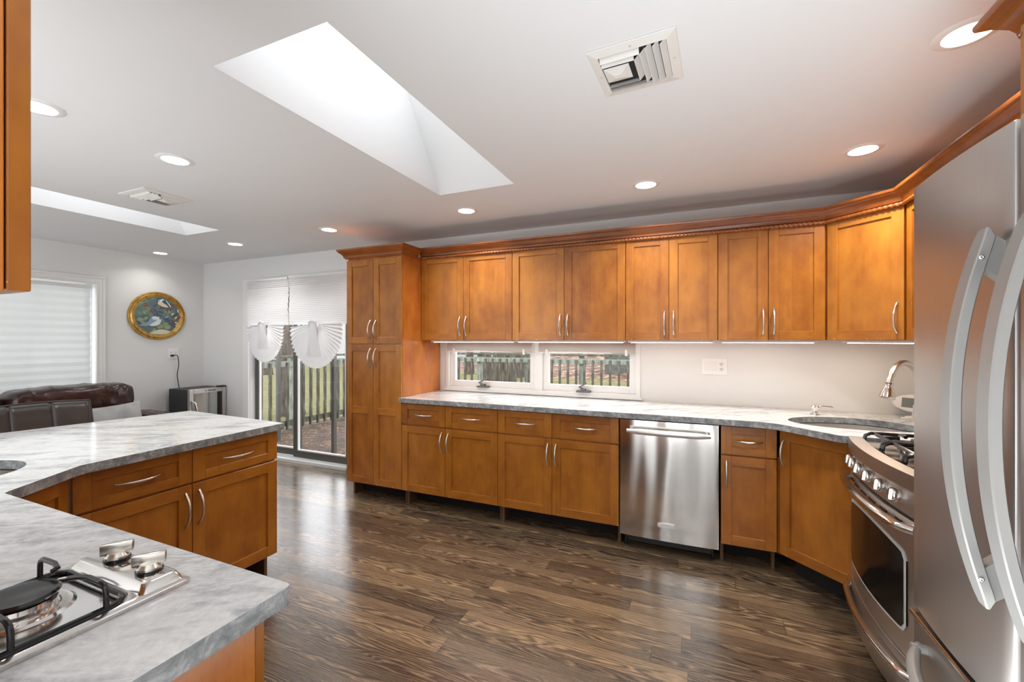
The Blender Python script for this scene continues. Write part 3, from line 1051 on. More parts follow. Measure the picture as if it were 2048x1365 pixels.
# small white display unit
t = thing('display_clock', 'white oval desk display with a grey screen on the counter behind the faucet', 'clock', (1.262, 3.425, .914), R(-38))
mb = MB()
mb.M = Matrix.Translation((0, 0, .088)) @ Matrix.Rotation(R(78), 4, 'X') @ Matrix.Diagonal((1, .48, 1, 1))
mb.lathe([(0, -.014), (.10, -.014), (.116, -.006), (.118, .004), (.112, .012), (.10, .016), (0, .016)], 36)
mb.build('case', M['white_matte'], t, smooth=True)
mb = MB(); mb.M = Matrix.Translation((0, 0, .088)) @ Matrix.Rotation(R(78), 4, 'X')
mb.box(-.066, .066, -.030, .030, .0155, .0175)
mb.build('screen', plain('grey_lcd', (.16, .185, .17), .25), t)
mb = MB(); mb.lathe([(0, 0), (.055, 0), (.054, .006), (.022, .012), (.018, .05), (0, .05)], 24)
mb.build('foot', M['white_matte'], t, smooth=True)
mb = MB(); mb.tube([(1.165, 3.36, .919), (1.24, 3.345, .919)], .005, 8)
tag(mb.build('pen', M['white_matte'], None, (0, 0, 0), smooth=True), 'slim white pen lying on the counter in front of the oval display', 'pen')

# switch plate
t = thing('switch_plate', 'white wall plate with two rocker switches and an outlet above the marble counter', 'switch', (.133, YW, 1.20))
mb = MB(); mb.box(-.087, .087, -.006, -.0005, -.061, .061)
mb.build('plate', M['white'], t, bevel=.002)
for x_ in (-.047, .0):
    mb = MB(); mb.box(x_ - .017, x_ + .017, -.010, -.0062, -.034, .034)
    mb.build('rocker', M['white_matte'], t, bevel=.0015)
mb = MB(); mb.box(.030, .064, -.009, -.0062, -.034, .034, 0)
for z_ in (.018, -.018):
    mb.box(.039, .042, -.0098, -.0089, z_ - .006, z_ + .008, 1); mb.box(.051, .054, -.0098, -.0089, z_ - .006, z_ + .008, 1); mb.box(.044, .049, -.0098, -.0089, z_ - .013, z_ - .009, 1)
mb.build('outlet', [M['white_matte'], M['rubber']], t)

# under cabinet light bars
for (a, b), nm in zip([(-2.19, -1.385), (-1.365, -.48), (-.46, .13), (.155, .72)], ('first wall cabinet beside the pantry', 'second wall cabinet over the right window pane', 'wall cabinet over the switches', 'wall cabinet left of the corner cabinet')):
    t = thing('light_bar', 'slim white lit light bar under the ' + nm, 'light', ((a + b) / 2, 3.30, 1.392), 0, 'light bars under the wall cabinets')
    w = (b - a) / 2
    mb = MB(); mb.box(-w, w, -.035, .035, -.012, .003)
    mb.build('housing', M['white_matte'], t, bevel=.002)
    mb = MB(); mb.box(-w + .02, w - .02, -.02, .02, -.0145, -.0122)
    mb.build('diffuser', M['led'], t)
t = thing('light_bar', 'slim white lit light bar under the angled corner wall cabinet', 'light', (1.0, 3.14, 1.392), R(-45), 'light bars under the wall cabinets')
mb = MB(); mb.box(-.19, .19, -.035, .035, -.012, .003)
mb.build('housing', M['white_matte'], t, bevel=.002)
mb = MB(); mb.box(-.17, .17, -.02, .02, -.0145, -.0122)
mb.build('diffuser', M['led_warm'], t)

# ------------------------------------------------------------------ range
RW = .700
RX, RY = .717, 2.633
t = thing('range', 'stainless steel gas range with six knobs and a bowed oven door, left of the fridge', 'stove', (RX, RY, 0), R(-90))
RD = XR - RX - .006
def bow(x, k=.036):
    return -k * (1 - ((x - RW / 2) / (RW / 2)) ** 2)
def bowed(z0, z1, off=0, back=.06, x0=0.0, x1=RW, k=.036, n=18):
    mb = MB()
    P = [(x0 + (x1 - x0) * i / n, bow(x0 + (x1 - x0) * i / n, k) + off) for i in range(n + 1)]
    mb.prism([(x1, back), (x0, back)] + P, z0, z1)
    return mb
mb = MB(); mb.box(.004, RW - .004, .062, RD, .06, .86)
for x_ in (.03, RW - .03):
    for y_ in (.10, RD - .06):
        mb.M = Matrix.Translation((x_, y_, 0)); mb.lathe([(.018, 0), (.018, .06)], 10)
mb.M = Matrix.Identity(4)
mb.build('body', M['black'], t)
mb = MB()
xs_ = [RW * i / 18 for i in range(19)]
mb.prism([(x, bow(x) - .012) for x in xs_] + [(x, bow(x) + .048) for x in xs_[::-1]], .862, .918)
mb.build('front_lip', M['steel_h'], t, smooth=True, angle=40)
# slanted control panel
mb = MB()
n = 18
def cpf(u, v):
    x = RW * u
    return (x, bow(x, .024) + .004 - .012 * v, .862 - .095 * v)
mb.surf(cpf, n, 3)
mb.surf(lambda u, v: (RW * u, .06, .862 - .095 * v), n, 1)
mb.surf(lambda u, v: (RW * u, (bow(RW * u, .024) - .008) * (1 - v) + v * .06, .767), n, 1)
mb.box(-.0, .004, 0, .06, .767, .862); mb.box(RW - .004, RW, 0, .06, .767, .862)
mb.build('control_panel', M['steel_h'], t, smooth=True, angle=40)
bowed(.752, .766, .008, .06, k=.028).build('vent_gap', M['black'], t)
# oven door
bowed(.245, .750, 0, .06).build('oven_door', M['steel_h'], t, smooth=True, angle=40, bevel=.004)
def rr_patch(x0, x1, z0, z1, off, rad, n=40, rise=0.0):
    mb = MB()
    g = []
    for i in range(n + 1):
        x = x0 + (x1 - x0) * i / n
        d = min(x - x0, x1 - x)
        c = 0 if d >= rad else rad - math.sqrt(max(0, rad * rad - (rad - d) ** 2))
        ar = rise * ((2 * i / n - 1) ** 2)
        g.append([mb.v((x, bow(x) + off + (.004 if j in (0, 5) else 0), [z0 + c, z0 + c, z0 + c + (z1 - z0 - 2 * c) * .33, z0 + c + (z1 - z0 - 2 * c) * .66, z1 - c - ar, z1 - c - ar][j])) for j in range(6)])
    for a, b in zip(g, g[1:]):
        for j in range(5):
            mb.f([a[j], b[j], b[j + 1], a[j + 1]])
    return mb
rr_patch(.055, RW - .055, .328, .655, -.0035, .03, rise=.03).build('window_trim', M['alu'], t, smooth=True, angle=40)
rr_patch(.067, RW - .067, .339, .644, -.0055, .025, rise=.03).build('oven_window', plain('dark_oven_glass', (.012, .010, .009), .12, 0, spec=.12), t, smooth=True, angle=40)
mb = MB()
for i in range(6):
    x0 = .07 + .096 * i
    mb.box(x0, x0 + .066, bow(x0 + .04) - .0025, bow(x0 + .04) + .01, .722, .731)
mb.build('vent_slot', M['black'], t)
# handles
def bar(z, x0, x1, stand, r, name, k=.036):
    mb = MB()
    pts = []
    n = 28
    for i in range(n + 1):
        s_ = i / n
        x = x0 + (x1 - x0) * s_
        q = min(1, min(s_, 1 - s_) / .07)
        pts.append((x, bow(x, k) - stand * math.sin(q * PI / 2) - .002 - .006 * math.sin(PI * s_), z))
    mb.tube(pts, r, 14)
    return mb.build(name, M['steel_pol'], t, smooth=True)
bar(.722, .012, RW - .012, .030, .0165, 'door_handle')
bowed(.062, .238, -.002, .06).build('storage_drawer', M['steel_h'], t, smooth=True, angle=40, bevel=.004)
bar(.190, .012, RW - .012, .022, .014, 'drawer_handle')
# knobs
for x_ in (.062, .130, .230, .345, .465, .580):
    mb = MB()
    nrm = Vector((2 * .045 * (x_ - RW / 2) / (RW / 2) ** 2 * -1, -1, -.06)).normalized()
    nrm = Vector((.056 * (x_ - RW / 2) / (RW / 2) ** 2, -1, .13)).normalized()
    mb.M = Matrix.Translation((x_, bow(x_, .024) - .002, .812)) @ nrm.to_track_quat('Z', 'Y').to_matrix().to_4x4()
    mb.lathe([(0, 0), (.024, 0), (.0262, .004), (.0262, .018), (.0225, .024), (0, .0245)], 28)
    mb.box(-.0045, .0045, -.020, .020, .020, .030)
    mb.build('knob', M['chrome'], t, smooth=True)
# cooktop and grates
mb = MB(); mb.prism([(x, bow(x) + .049) for x in xs_] + [(RW, RD), (0, RD)], .861, .903)
mb.build('cooktop', M['steel_pol'], t)
mb = MB(); mb.box(.004, RW - .004, RD - .06, RD, .905, .955)
mb.build('back_guard', M['steel_h'], t, bevel=.004)
for bx, by in ((.16, .18), (.54, .18), (.16, .44), (.54, .44), (.35, .31)):
    mb = MB(); mb.M = Matrix.Translation((bx, by, .903))
    mb.lathe([(0, 0), (.052, 0), (.046, .012), (.036, .014), (.036, .022), (.030, .025), (0, .025)], 24)
    mb.build('burner', M['black_gloss'], t, smooth=True)
for k in range(3):
    xa = .025 + .220 * k
    xb = xa + .208
    mb = MB()
    zt_, r_ = .942, .0085
    def br(a, b, rr=r_):
        mb.tube([a, b], rr, 8)
    for x_ in (xa, xb):
        mb.tube([(x_, .046, .906), (x_, .050, .930), (x_, .072, zt_), (x_, RD - .12, zt_), (x_, RD - .09, .935), (x_, RD - .085, .908)], r_, 8)
    for y_ in (.085, .31, RD - .12):
        br((xa, y_, zt_), (xb, y_, zt_))
    xm_ = (xa + xb) / 2
    for y0_, y1_ in ((.085, .145), (.215, .31), (.31, .40), (.48, RD - .12)):
        br((xm_, y0_, zt_), (xm_, y1_, zt_ + .004))
    for y_ in (.18, .44):
        mb.tube([(xa, y_, zt_), (xa + .05, y_, zt_ + .006), (xm_ - .035, y_, zt_ + .004)], r_, 8)
        mb.tube([(xb, y_, zt_), (xb - .05, y_, zt_ + .006), (xm_ + .035, y_, zt_ + .004)], r_, 8)
    mb.build('grate', M['black_gloss'], t, smooth=True)

# filler cabinet and counter between range and fridge
cabinet('base_cabinet', 'narrow orange maple base cabinet squeezed between the range and the fridge', (.737, 1.928, 0), R(-90), .38, XR - .737 - .004, .13, ZT,
        [('drawer', 0, .38, .695, ZT - .006, True), ('door', 0, .38, ZB, .688, ('R', .43))])
mb = MB(); mb.box(-.33, .33, -.192, .192, 0, .034)
tag(mb.build('countertop', M['marble'], None, (1.034, 1.737, .878), bevel=.004), 'short grey marble countertop piece between the range and the fridge', 'countertop')

# ------------------------------------------------------------------ fridge
FX, FY0, FW_ = .56, 1.54, .84
t = thing('refrigerator', 'large stainless steel french door refrigerator filling the right edge', 'refrigerator', (FX, FY0, 0), R(-90))
FD = XR - FX - .01
mb = MB(); mb.box(.004, FW_ - .004, .075, FD, .03, 1.80)
mb.build('body', plain('fridge_grey_side', (.22, .215, .21), .45), t, bevel=.004)
mb = MB(); mb.box(.02, FW_ - .02, .07, .30, 0.001, .03)
mb.build('base_grille', M['black'], t)
HW = FW_ / 2
def rdoor(x0, x1, z0, z1, nm):
    mb = MB()
    n = 10
    P = []
    for i in range(n + 1):
        s_ = i / n
        ee = min(s_, 1 - s_)
        P.append((x0 + (x1 - x0) * s_, -.010 * (1 - (2 * s_ - 1) ** 2)))
    mb.prism([(x1, .068), (x0, .068)] + P, z0, z1)
    return mb.build(nm, M['steel_fr'], t, smooth=True, angle=40, bevel=.005)
dl = rdoor(.002, HW - .006, .662, 1.818, 'door')
dr = rdoor(HW + .006, FW_ - .002, .662, 1.818, 'door')
mb = MB(); mb.box(HW - .0055, HW + .0055, .012, .07, .665, 1.81)
mb.build('door_gasket', M['rubber'], t)
def fr_handle(parent, x):
    mb = MB()
    zc, L = 1.242, .755
    n = 40
    g = []
    for i in range(n + 1):
        s_ = i / n * 2 - 1
        z = zc + s_ * L / 2
        y = -.030 - .058 * (1 - abs(s_) ** 2.1)
        wd = .0200 * (1 - .30 * max(0, (abs(s_) - .9) / .1) ** 2)
        th = .017 * (1 - .75 * max(0, (abs(s_) - .93) / .07) ** 2)
        ring = [(x - wd, y + .0025, z), (x - wd + .0025, y, z), (x + wd - .0025, y, z), (x + wd, y + .0025, z), (x + wd, y + th, z), (x + wd - .004, y + th + .003, z), (x - wd + .004, y + th + .003, z), (x - wd, y + th, z)]
        g.append([mb.v(p) for p in ring])
    for a, b in zip(g, g[1:]):
        for j in range(8):
            mb.f([a[j], a[(j + 1) % 8], b[(j + 1) % 8], b[j]])
    mb.f(g[0][::-1]); mb.f(g[-1])
    for zs in (-1, 1):
        zt0 = zc + zs * L / 2
        q = lambda y, dz: [(x - .013, y, zt0 - zs * dz), (x + .013, y, zt0 - zs * dz)]
        v = [*q(-.027, .008), *q(-.038, .075)[::-1]]
        w = [*q(-.001, .030), *q(-.001, .110)[::-1]]
        V = [mb.v(p) for p in v]; Wv = [mb.v(p) for p in w]
        mb.f(V); mb.f(Wv[::-1])
        for i in range(4):
            mb.f([V[i], V[(i + 1) % 4], Wv[(i + 1) % 4], Wv[i]])
    o = mb.build('handle', M['handle_grey'], parent, smooth=True, angle=30)
    o['label'] = 'curved silver grey handle'
    for zs in (-1, 1):
        mb = MB()
        mb.M = Matrix.Translation((x + .0205, -.041, zc + zs * (L / 2 - .060))) @ Matrix.Rotation(R(90), 4, 'Y')
        mb.lathe([(0, 0), (.0042, 0), (.0042, .0015), (.0025, .0022), (0, .001)], 12)
        mb.build('screw', M['chrome'], o, smooth=True)
fr_handle(dl, HW - .040)
fr_handle(dr, HW + .085)
fz = rdoor(.002, FW_ - .002, .055, .640, 'freezer_drawer')
mb = MB(); mb.box(.006, FW_ - .006, -.012, .06, .640, .652)
mb.build('drawer_lip', M['steel_pol'], fz, bevel=.003)
mb = MB()
pts = []
for i in range(33):
    s_ = i / 32 * 2 - 1
    pts.append((HW + s_ * .355, -.012 - .072 * (1 - abs(s_) ** 3.2), .585 - .01 * (1 - s_ * s_)))
mb.tube(pts, [.014 * (1 - .45 * max(0, (abs(i / 32 * 2 - 1) - .85) / .15)) for i in range(33)], 10)
for s_ in (-1, 1):
    mb.tube([(HW + s_ * .335, -.001, .585), (HW + s_ * .335, -.035, .585)], .012, 10)
h = mb.build('handle', M['handle_grey'], fz, smooth=True)
h['label'] = 'bowed silver grey bar handle'
mb = MB(); mb.box(.01, .07, .02, .10, 1.80, 1.83); mb.box(FW_ - .07, FW_ - .01, .02, .10, 1.80, 1.83)
mb.build('hinge_cover', M['steel'], t, bevel=.004)

# ------------------------------------------------------------------ peninsula
PX = -2.235
cabinet('peninsula_cabinet', 'orange maple peninsula cabinet with two wide drawers over two doors, left of the walkway', (PX, .862, 0), R(90), .893, .60, .15, ZT,
        [('drawer', 0, .435, .708, ZT - .006, True), ('drawer', .435, .893, .708, ZT - .006, True), ('door', 0, .435, .16, .700, ('R', .42)), ('door', .435, .893, .16, .700, ('L', .42))])
# the angled corner piece under the bar sink
ang = math.atan2(.86 - .585, -(2.235 - 1.99))
L_ = math.hypot(.275, .245)
f0 = (-1.985, .585)
rz = math.atan2(.855 - .585, -2.238 + 1.985)
poly_cab('corner_base_cabinet', 'angled orange maple corner cabinet under the round bar sink in the peninsula', [(-1.985 - .02, .58 - .025), (-2.241 - .017, .856 - .017), (-2.9, .856), (-2.9, -.02), (-2.01, -.02)], .12, .69, f0, rz, .37,
         [('door', .004, .366, .16, ZT - .006, None)], feet=False)
cabinet('base_cabinet', 'orange maple base cabinet under the small gas cooktop, nearest the camera', (-.762, .575, 0), R(180), 1.236, .60, .12, ZT,
        [('door', .004, .41, .16, ZT - .006, ('R', .55)), ('door', .41, .82, .16, ZT - .006, ('L', .55)), ('door', .82, 1.22, .16, ZT - .006, ('L', .55))])
pen = [(-2.200, 1.772), (-2.177, .875), (-2.172, .858), (-2.162, .843), (-2.012, .622), (-2.0, .612), (-.745, .607), (-.735, .604), (-.731, .594), (-.731, -.045), (-3.49, -.045), (-3.176, 1.822), (-3.168, 1.828)]
BS = [(-2.46 + .2 * math.cos(2 * PI * i / 36), .602 + .2 * math.sin(2 * PI * i / 36)) for i in range(36)]
CKX0, CKX1, CKY0, CKY1 = -1.207, -.926, .03, .538
CH = [(CKX0 + .02, CKY0 + .02), (CKX1 - .02, CKY0 + .02), (CKX1 - .02, CKY1 - .02), (CKX0 + .02, CKY1 - .02)]
mb = MB(); mb.prism([(p[0] + 2.2, p[1] - .6) for p in pen], .878, .914, [[(p[0] + 2.2, p[1] - .6) for p in BS], [(p[0] + 2.2, p[1] - .6) for p in CH]])
tag(mb.build('countertop', M['marble'], None, (-2.2, .6, 0)), 'angled grey white marble peninsula countertop with a bar sink and a cooktop', 'countertop')
mb = MB(); mb.lathe([(.212, .1755), (.200, .174), (.197, .08), (.185, .03), (.15, .012), (.03, .004), (0, .004)], 36, cap=False)
tag(mb.build('bar_sink', M['nickel'], None, (-2.46, .602, .70), smooth=True, angle=60), 'small round metal bar sink set in the peninsula countertop', 'sink')

# ------------------------------------------------------------------ gas cooktop
t = thing('gas_cooktop', 'small stainless steel gas cooktop with two knobs set in the nearest countertop', 'cooktop', ((CKX0 + CKX1) / 2, (CKY0 + CKY1) / 2, .914))
cw, chh = (CKX1 - CKX0) / 2, (CKY1 - CKY0) / 2
def rrect(x0, x1, y0, y1, r, n=6):
    P = []
    for cx, cy_, a0 in ((x1 - r, y1 - r, 0), (x0 + r, y1 - r, 90), (x0 + r, y0 + r, 180), (x1 - r, y0 + r, 270)):
        for i in range(n + 1):
            a = R(a0 + 90 * i / n)
            P.append((cx + r * math.cos(a), cy_ + r * math.sin(a)))
    return P
def loft(mb, loops, mi=0, cap_last=True, cap_first=False):
    L = [[mb.v(p) for p in lp] for lp in loops]
    n = len(L[0])
    for a, b in zip(L, L[1:]):
        for i in range(n):
            mb.f([a[i], a[(i + 1) % n], b[(i + 1) % n], b[i]], mi)
    if cap_last: mb.f(L[-1], mi)
    if cap_first: mb.f(L[0][::-1], mi)
PLY = chh - .084
mb = MB()
z = lambda P, h: [(p[0], p[1], h) for p in P]
loft(mb, [z(rrect(-cw, cw, -chh, chh, .012), .0005), z(rrect(-cw, cw, -chh, chh, .012), .007), z(rrect(-cw + .008, cw - .008, -chh + .008, chh - .008, .012), .0105), z(rrect(-cw + .020, cw - .020, -chh + .02, PLY, .03), .0105),
          z(rrect(-cw + .026, cw - .026, -chh + .026, PLY - .006, .03), .004), z(rrect(-cw + .06, cw - .06, -chh + .06, PLY - .04, .03), .004)], cap_first=True)
mb.build('tray', M['steel_pol'], t, smooth=True, angle=30)
mb = MB()
loft(mb, [z(rrect(-cw + .012, cw - .008, PLY, chh - .008, .012), .0095), z(rrect(-cw + .024, cw - .018, PLY + .010, chh - .016, .012), .025), z(rrect(-cw + .030, cw - .024, PLY + .016, chh - .021, .012), .027)])
mb.build('knob_panel', M['steel_pol'], t, smooth=True, angle=50)
mb = MB()
for a, b in ((-.016, -.012), (-.004, 0), (.008, .012)):
    mb.box(a, b, PLY + .028, PLY + .042, .0271, .0275)
mb.box(-.004, .012, PLY + .040, PLY + .042, .0271, .0275); mb.box(-.004, .012, PLY + .028, PLY + .030, .0271, .0275)
mb.build('printed_mark', M['black'], t)
for x_ in (-.038, .076):
    yk = PLY + .042
    mb = MB(); mb.M = Matrix.Translation((x_, yk, .027))
    mb.lathe([(0, 0), (.0225, 0), (.0225, .004), (.020, .006), (0, .006)], 24)
    k = mb.build('knob', M['black_gloss'], t, smooth=True)
    mb = MB(); mb.M = Matrix.Translation((x_, yk, .0335)) @ Matrix.Rotation(R(52), 4, 'Z')
    mb.box(-.0265, .0265, -.0065, .0065, .006, .028)
    bmesh.ops.bevel(mb.bm, geom=mb.bm.edges[:], offset=.0022, segments=2, affect='EDGES', profile=.5)
    mb.lathe([(0, -.001), (.0205, -.001), (.0205, .003), (.016, .010), (0, .010)], 24)
    mb.build('grip', M['knob_grip'], k, smooth=True, angle=30)
bxy = [(-.020, .066), (-.010, -.13)]
for i, (bx, by) in enumerate(bxy):
    rr = .87 if i == 0 else .66
    mb = MB(); mb.M = Matrix.Translation((bx, by, .004))
    mb.lathe([(.082 * rr, 0), (.076 * rr, .004), (.06 * rr, .0035), (.054 * rr, .001), (.052 * rr, .012), (.055 * rr, .014), (.055 * rr, .022), (.045 * rr, .026), (0, .026)], 36)
    mb.build('burner', M['steel_pol'], t, smooth=True)
    mb = MB(); mb.M = Matrix.Translation((bx, by, .030))
    mb.lathe([(0, 0), (.058 * rr, 0), (.060 * rr, .004), (.056 * rr, .008), (.04 * rr, .0095), (0, .009)], 36)
    mb.build('burner_cap', M['black_gloss'], t, smooth=True)
mb = MB()
fr_ = [(p[0], p[1], .013) for p in rrect(-cw + .021, cw - .021, -chh + .026, PLY - .010, .03)]
mb.tube(fr_, .0050, 8, closed=True)
def prong(a, b, c, d=None):
    mb.tube([Vector(a), Vector(b) - Vector((0, 0, .012)), Vector(b) + (Vector(c) - Vector(b)) * .12, Vector(c)], .0055, 8)
X_ = cw - .021
for by in (.02, -.165):
    for sx in ():
        prong((sx * X_, by - .0, .013), (sx * X_, by, .052), (sx * .035, by, .050))
def loop_prong(sx, y_):
    x0_ = sx * X_
    P_ = [(x0_, y_, .013), (x0_ - sx * .001, y_, .040), (x0_ - sx * .004, y_, .048), (x0_ - sx * .012, y_, .053), (x0_ - sx * .022, y_, .054), (x0_ - sx * .058, y_, .0545), (x0_ - sx * .080, y_ - .004, .052), (x0_ - sx * (.104 if sx > 0 else .075), y_ - .010, .047)]
    mb.tube(P_, .0045, 10)
for y_ in (.126, .012, -.075, -.185):
    for sx in (-1, 1):
        loop_prong(sx, y_)
mb.build('grate', M['black_gloss'], t, smooth=True)

# near wall cabinet (left edge of the picture)
cabinet('wall_cabinet', 'orange maple wall cabinet at the left edge, seen from its end above the near countertop', (-.722, .243, 0), R(180), .80, .31, 1.452, 2.20,
        [('door', 0, .40, 1.452, 2.20, ('R', .12)), ('door', .40, .80, 1.452, 2.20, ('L', .12))], feet=False)

# ------------------------------------------------------------------ ceiling lights and vents
def downlight(x, y, label, k=1.0, group='recessed ceiling lights'):
    t = thing('recessed_light', label, 'ceiling light', (x, y, CEIL), 0, group)
    mb = MB(); mb.lathe([(.062, -.001), (.062, -.006), (.080, -.005), (.088, -.001)], 32, cap=False)
    mb.build('trim_ring', M['white'], t, smooth=True)
    mb = MB(); mb.lathe([(0, -.0055), (.035, -.0055), (.0625, -.004)], 32, cap=False)
    mb.build('lens', M['lamp'], t, smooth=True)
    a = area('downlight_beam', (x, y, CEIL - .012), .12, DOWNLIGHT_W * k, (1, .96, .91), None, (0, 0, 0), 132)
    return t
downlight(-.287, 2.83, 'round recessed ceiling light above the dishwasher')
downlight(-1.60, 2.86, 'round recessed ceiling light just past the big skylight, above the base cabinets', .9)
downlight(-3.0, 2.87, 'round recessed ceiling light in front of the sliding door', .5)
downlight(-4.33, 2.92, 'round recessed ceiling light before the left end of the sliding door', .55)
downlight(-5.56, 2.89, 'round recessed ceiling light closest to the oval picture', .17)
downlight(-2.615, 1.43, 'round recessed ceiling light above the peninsula, between skylight and far vent', .55)
downlight(.80, 2.755, 'round recessed ceiling light over the corner sink')
downlight(.805, 1.84, 'round recessed ceiling light beside the crown above the fridge')
downlight(-2.555, .875, 'round recessed ceiling light half hidden by the near cabinet at the left edge', .45)
downlight(-4.3, -.2, 'unseen round recessed ceiling light added over the sofa side of the room', .6)  # this and the next three are unseen lamps added for brightness
downlight(.1, -1.6, 'unseen round recessed ceiling light added behind the viewpoint, right', 1.0)
downlight(-2.0, -1.6, 'unseen round recessed ceiling light added behind the viewpoint, middle')
downlight(-4.3, -2.4, 'unseen round recessed ceiling light added behind the viewpoint, left')

def vent(label, x, y, w, rz):
    t = thing('ceiling_vent', label, 'vent', (x, y, CEIL), rz, 'ceiling vents')
    h = w / 2
    i_ = h - .032
    mb = MB()
    loops = [[(-h, -h, -.001), (h, -h, -.001), (h, h, -.001), (-h, h, -.001)], [(-h, -h, -.006), (h, -h, -.006), (h, h, -.006), (-h, h, -.006)],
             [(-i_, -i_, -.013), (i_, -i_, -.013), (i_, i_, -.013), (-i_, i_, -.013)], [(-i_, -i_, -.001), (i_, -i_, -.001), (i_, i_, -.001), (-i_, i_, -.001)]]
    loft(mb, loops, cap_last=False)
    mb.build('frame', M['vent'], t)
    mb = MB(); mb.box(-i_, i_, -i_, i_, -.002, -.0008)
    mb.build('duct_opening', M['grille'], t)
    mb = MB()
    def blade(a, b, nx_, ny_, dep=.013):
        """thin slanted strip from a to b at the lower lip, its upper lip shifted by (nx_, ny_)"""
        lo = [(*a, -.021), (*b, -.021)]
        hi = [(b[0] + nx_ * dep, b[1] + ny_ * dep, -.003), (a[0] + nx_ * dep, a[1] + ny_ * dep, -.003)]
        v = [mb.v(p) for p in lo + hi]
        v2 = [mb.v((p[0] + .0014 * nx_, p[1] + .0014 * ny_, p[2] + .0004)) for p in lo + hi]
        mb.f(v); mb.f(v2[::-1])
        for q in range(4):
            mb.f([v[q], v[(q + 1) % 4], v2[(q + 1) % 4], v2[q]])
    for xb in (.044, .068, .092):
        blade((xb, -i_ + .004), (xb, i_ - .004), 1, 0, .017)
    for xr, yy in ((.002, .064), (.024, .088)):
        blade((xr, -yy), (xr, yy), 1, 0, .016)
        blade((-i_ + .003, yy), (xr, yy), 0, 1, .010)
        blade((xr, -yy), (-i_ + .003, -yy), 0, -1, .010)
    mb.build('louvre', M['vent'], t)
    mb = MB()
    a = .044
    b_ = [mb.v(p) for p in ((-i_ + .003, -a, -.012), (-.020, -a, -.012), (-.020, a, -.012), (-i_ + .003, a, -.012))]
    c_ = [mb.v(p) for p in ((-.078, -.010, -.024), (-.052, -.010, -.024), (-.052, .010, -.024), (-.078, .010, -.024))]
    mb.f(b_[::-1]); mb.f(c_)
    for q in range(4):
        mb.f([b_[q], b_[(q + 1) % 4], c_[(q + 1) % 4], c_[q]])
    mb.build('centre_cone', M['vent'], t)
    for sx, sy in ((-1, 0), (1, 0), (0, 1), (0, -1)):
        mb = MB(); mb.M = Matrix.Translation((sx * (h - .018), sy * (h - .018), -.0105)); mb.lathe([(0, -.0012), (.0035, -.0008), (.004, .002)], 10, cap=False)
        mb.build('screw', M['nickel'], t)
    return t
vent('square white ceiling vent with slanted blades right of the big skylight', -.193, 1.59, .29, R(-3))
vent('square white ceiling vent above the sitting area, beside the smaller skylight', -3.41, 1.75, .295, R(-90))

# ------------------------------------------------------------------ oval picture
t = thing('framed_picture', 'oval gilt framed painting of two small birds among berries on the left wall', 'picture', (XL, 3.02, 1.685))
mb = MB()
prof = [(1.0, .001), (1.0, .012), (.97, .024), (.93, .020), (.90, .030), (.86, .026), (.82, .016), (.78, .012), (.78, .001)]
n = 72
g = [[mb.v((d, .295 * k * math.cos(2 * PI * i / n), .285 * k * math.sin(2 * PI * i / n))) for k, d in prof] for i in range(n)]
for i in range(n):
    a, b = g[i], g[(i + 1) % n]
    for j in range(len(prof) - 1):
        mb.f([a[j], b[j], b[j + 1], a[j + 1]])
fo = mb.build('frame', M['gilt'], t, smooth=True, angle=60)
mb = MB()
for i in range(90):
    a = 2 * PI * i / 90
    mb.M = Matrix.Translation((.022, .295 * .955 * math.cos(a), .285 * .955 * math.sin(a)))
    mb.lathe([(0, -.006), (.005, -.003), (.006, 0), (.005, .003), (0, .006)], 6)
mb.build('beading', M['gilt'], fo, smooth=True)
nn = NT('painted_foliage')
co = nn.coord()
c = nn.ramp(nn.noise(co, 11, 4, .6, .6), [(.30, srgb(48, 66, 84)), (.45, srgb(84, 106, 120)), (.58, srgb(104, 124, 104)), (.72, srgb(150, 164, 140))])
nn.p(col=c, rough=.35)
pm = [nn.m] + [plain('paint_' + k, srgb(*v), .4) for k, v in (('pale', (214, 222, 226)), ('slate', (72, 86, 104)), ('berry', (150, 58, 66)), ('leaf', (138, 156, 112)), ('cream', (208, 204, 178)), ('blue', (132, 154, 178)))]
mb = MB()
lay = [0]
def ell(cy_, cz, ry, rz_, rot=0, mi=0, n=24):
    lay[0] += 1
    d = .0110 + .00012 * lay[0]
    vs_ = []
    for i in range(n):
        a = 2 * PI * i / n
        y, z_ = ry * math.cos(a), rz_ * math.sin(a)
        vs_.append(mb.v((d, cy_ + y * math.cos(rot) - z_ * math.sin(rot), cz + y * math.sin(rot) + z_ * math.cos(rot))))
    mb.f(vs_, mi)
def shape(pts, mi):
    lay[0] += 1
    d = .0110 + .00012 * lay[0]
    L = smooth_loop([((x - 835) / 510 * .235, -(y - 715) / 450 * .225) for x, y in pts], 4)
    vs_ = [mb.v((d, a, b)) for a, b in L]
    fc = mb.f(vs_, mi)
    if fc: bmesh.ops.triangulate(mb.bm, faces=[fc])
ell(0, 0, .295 * .79, .285 * .79, 0, 0, 64)
rp = random.Random(3)
for _ in range(22):
    a, q = rp.uniform(0, 2 * PI), rp.uniform(.05, .185)
    ell(q * math.cos(a), q * math.sin(a), rp.uniform(.016, .036), rp.uniform(.008, .016), rp.uniform(0, 3), rp.choice((4, 4, 6, 2)))
shape([(660, 1130), (760, 1070), (930, 1030), (1110, 1080), (1040, 1130), (880, 1150)], 5)
for px, py, r1, r2 in ((870, 960, 75, 60), (1045, 975, 75, 60), (455, 815, 70, 48)):
    ell((px - 835) / 510 * .235, -(py - 715) / 450 * .225, r1 / 510 * .235, r2 / 450 * .225, 0, 4)
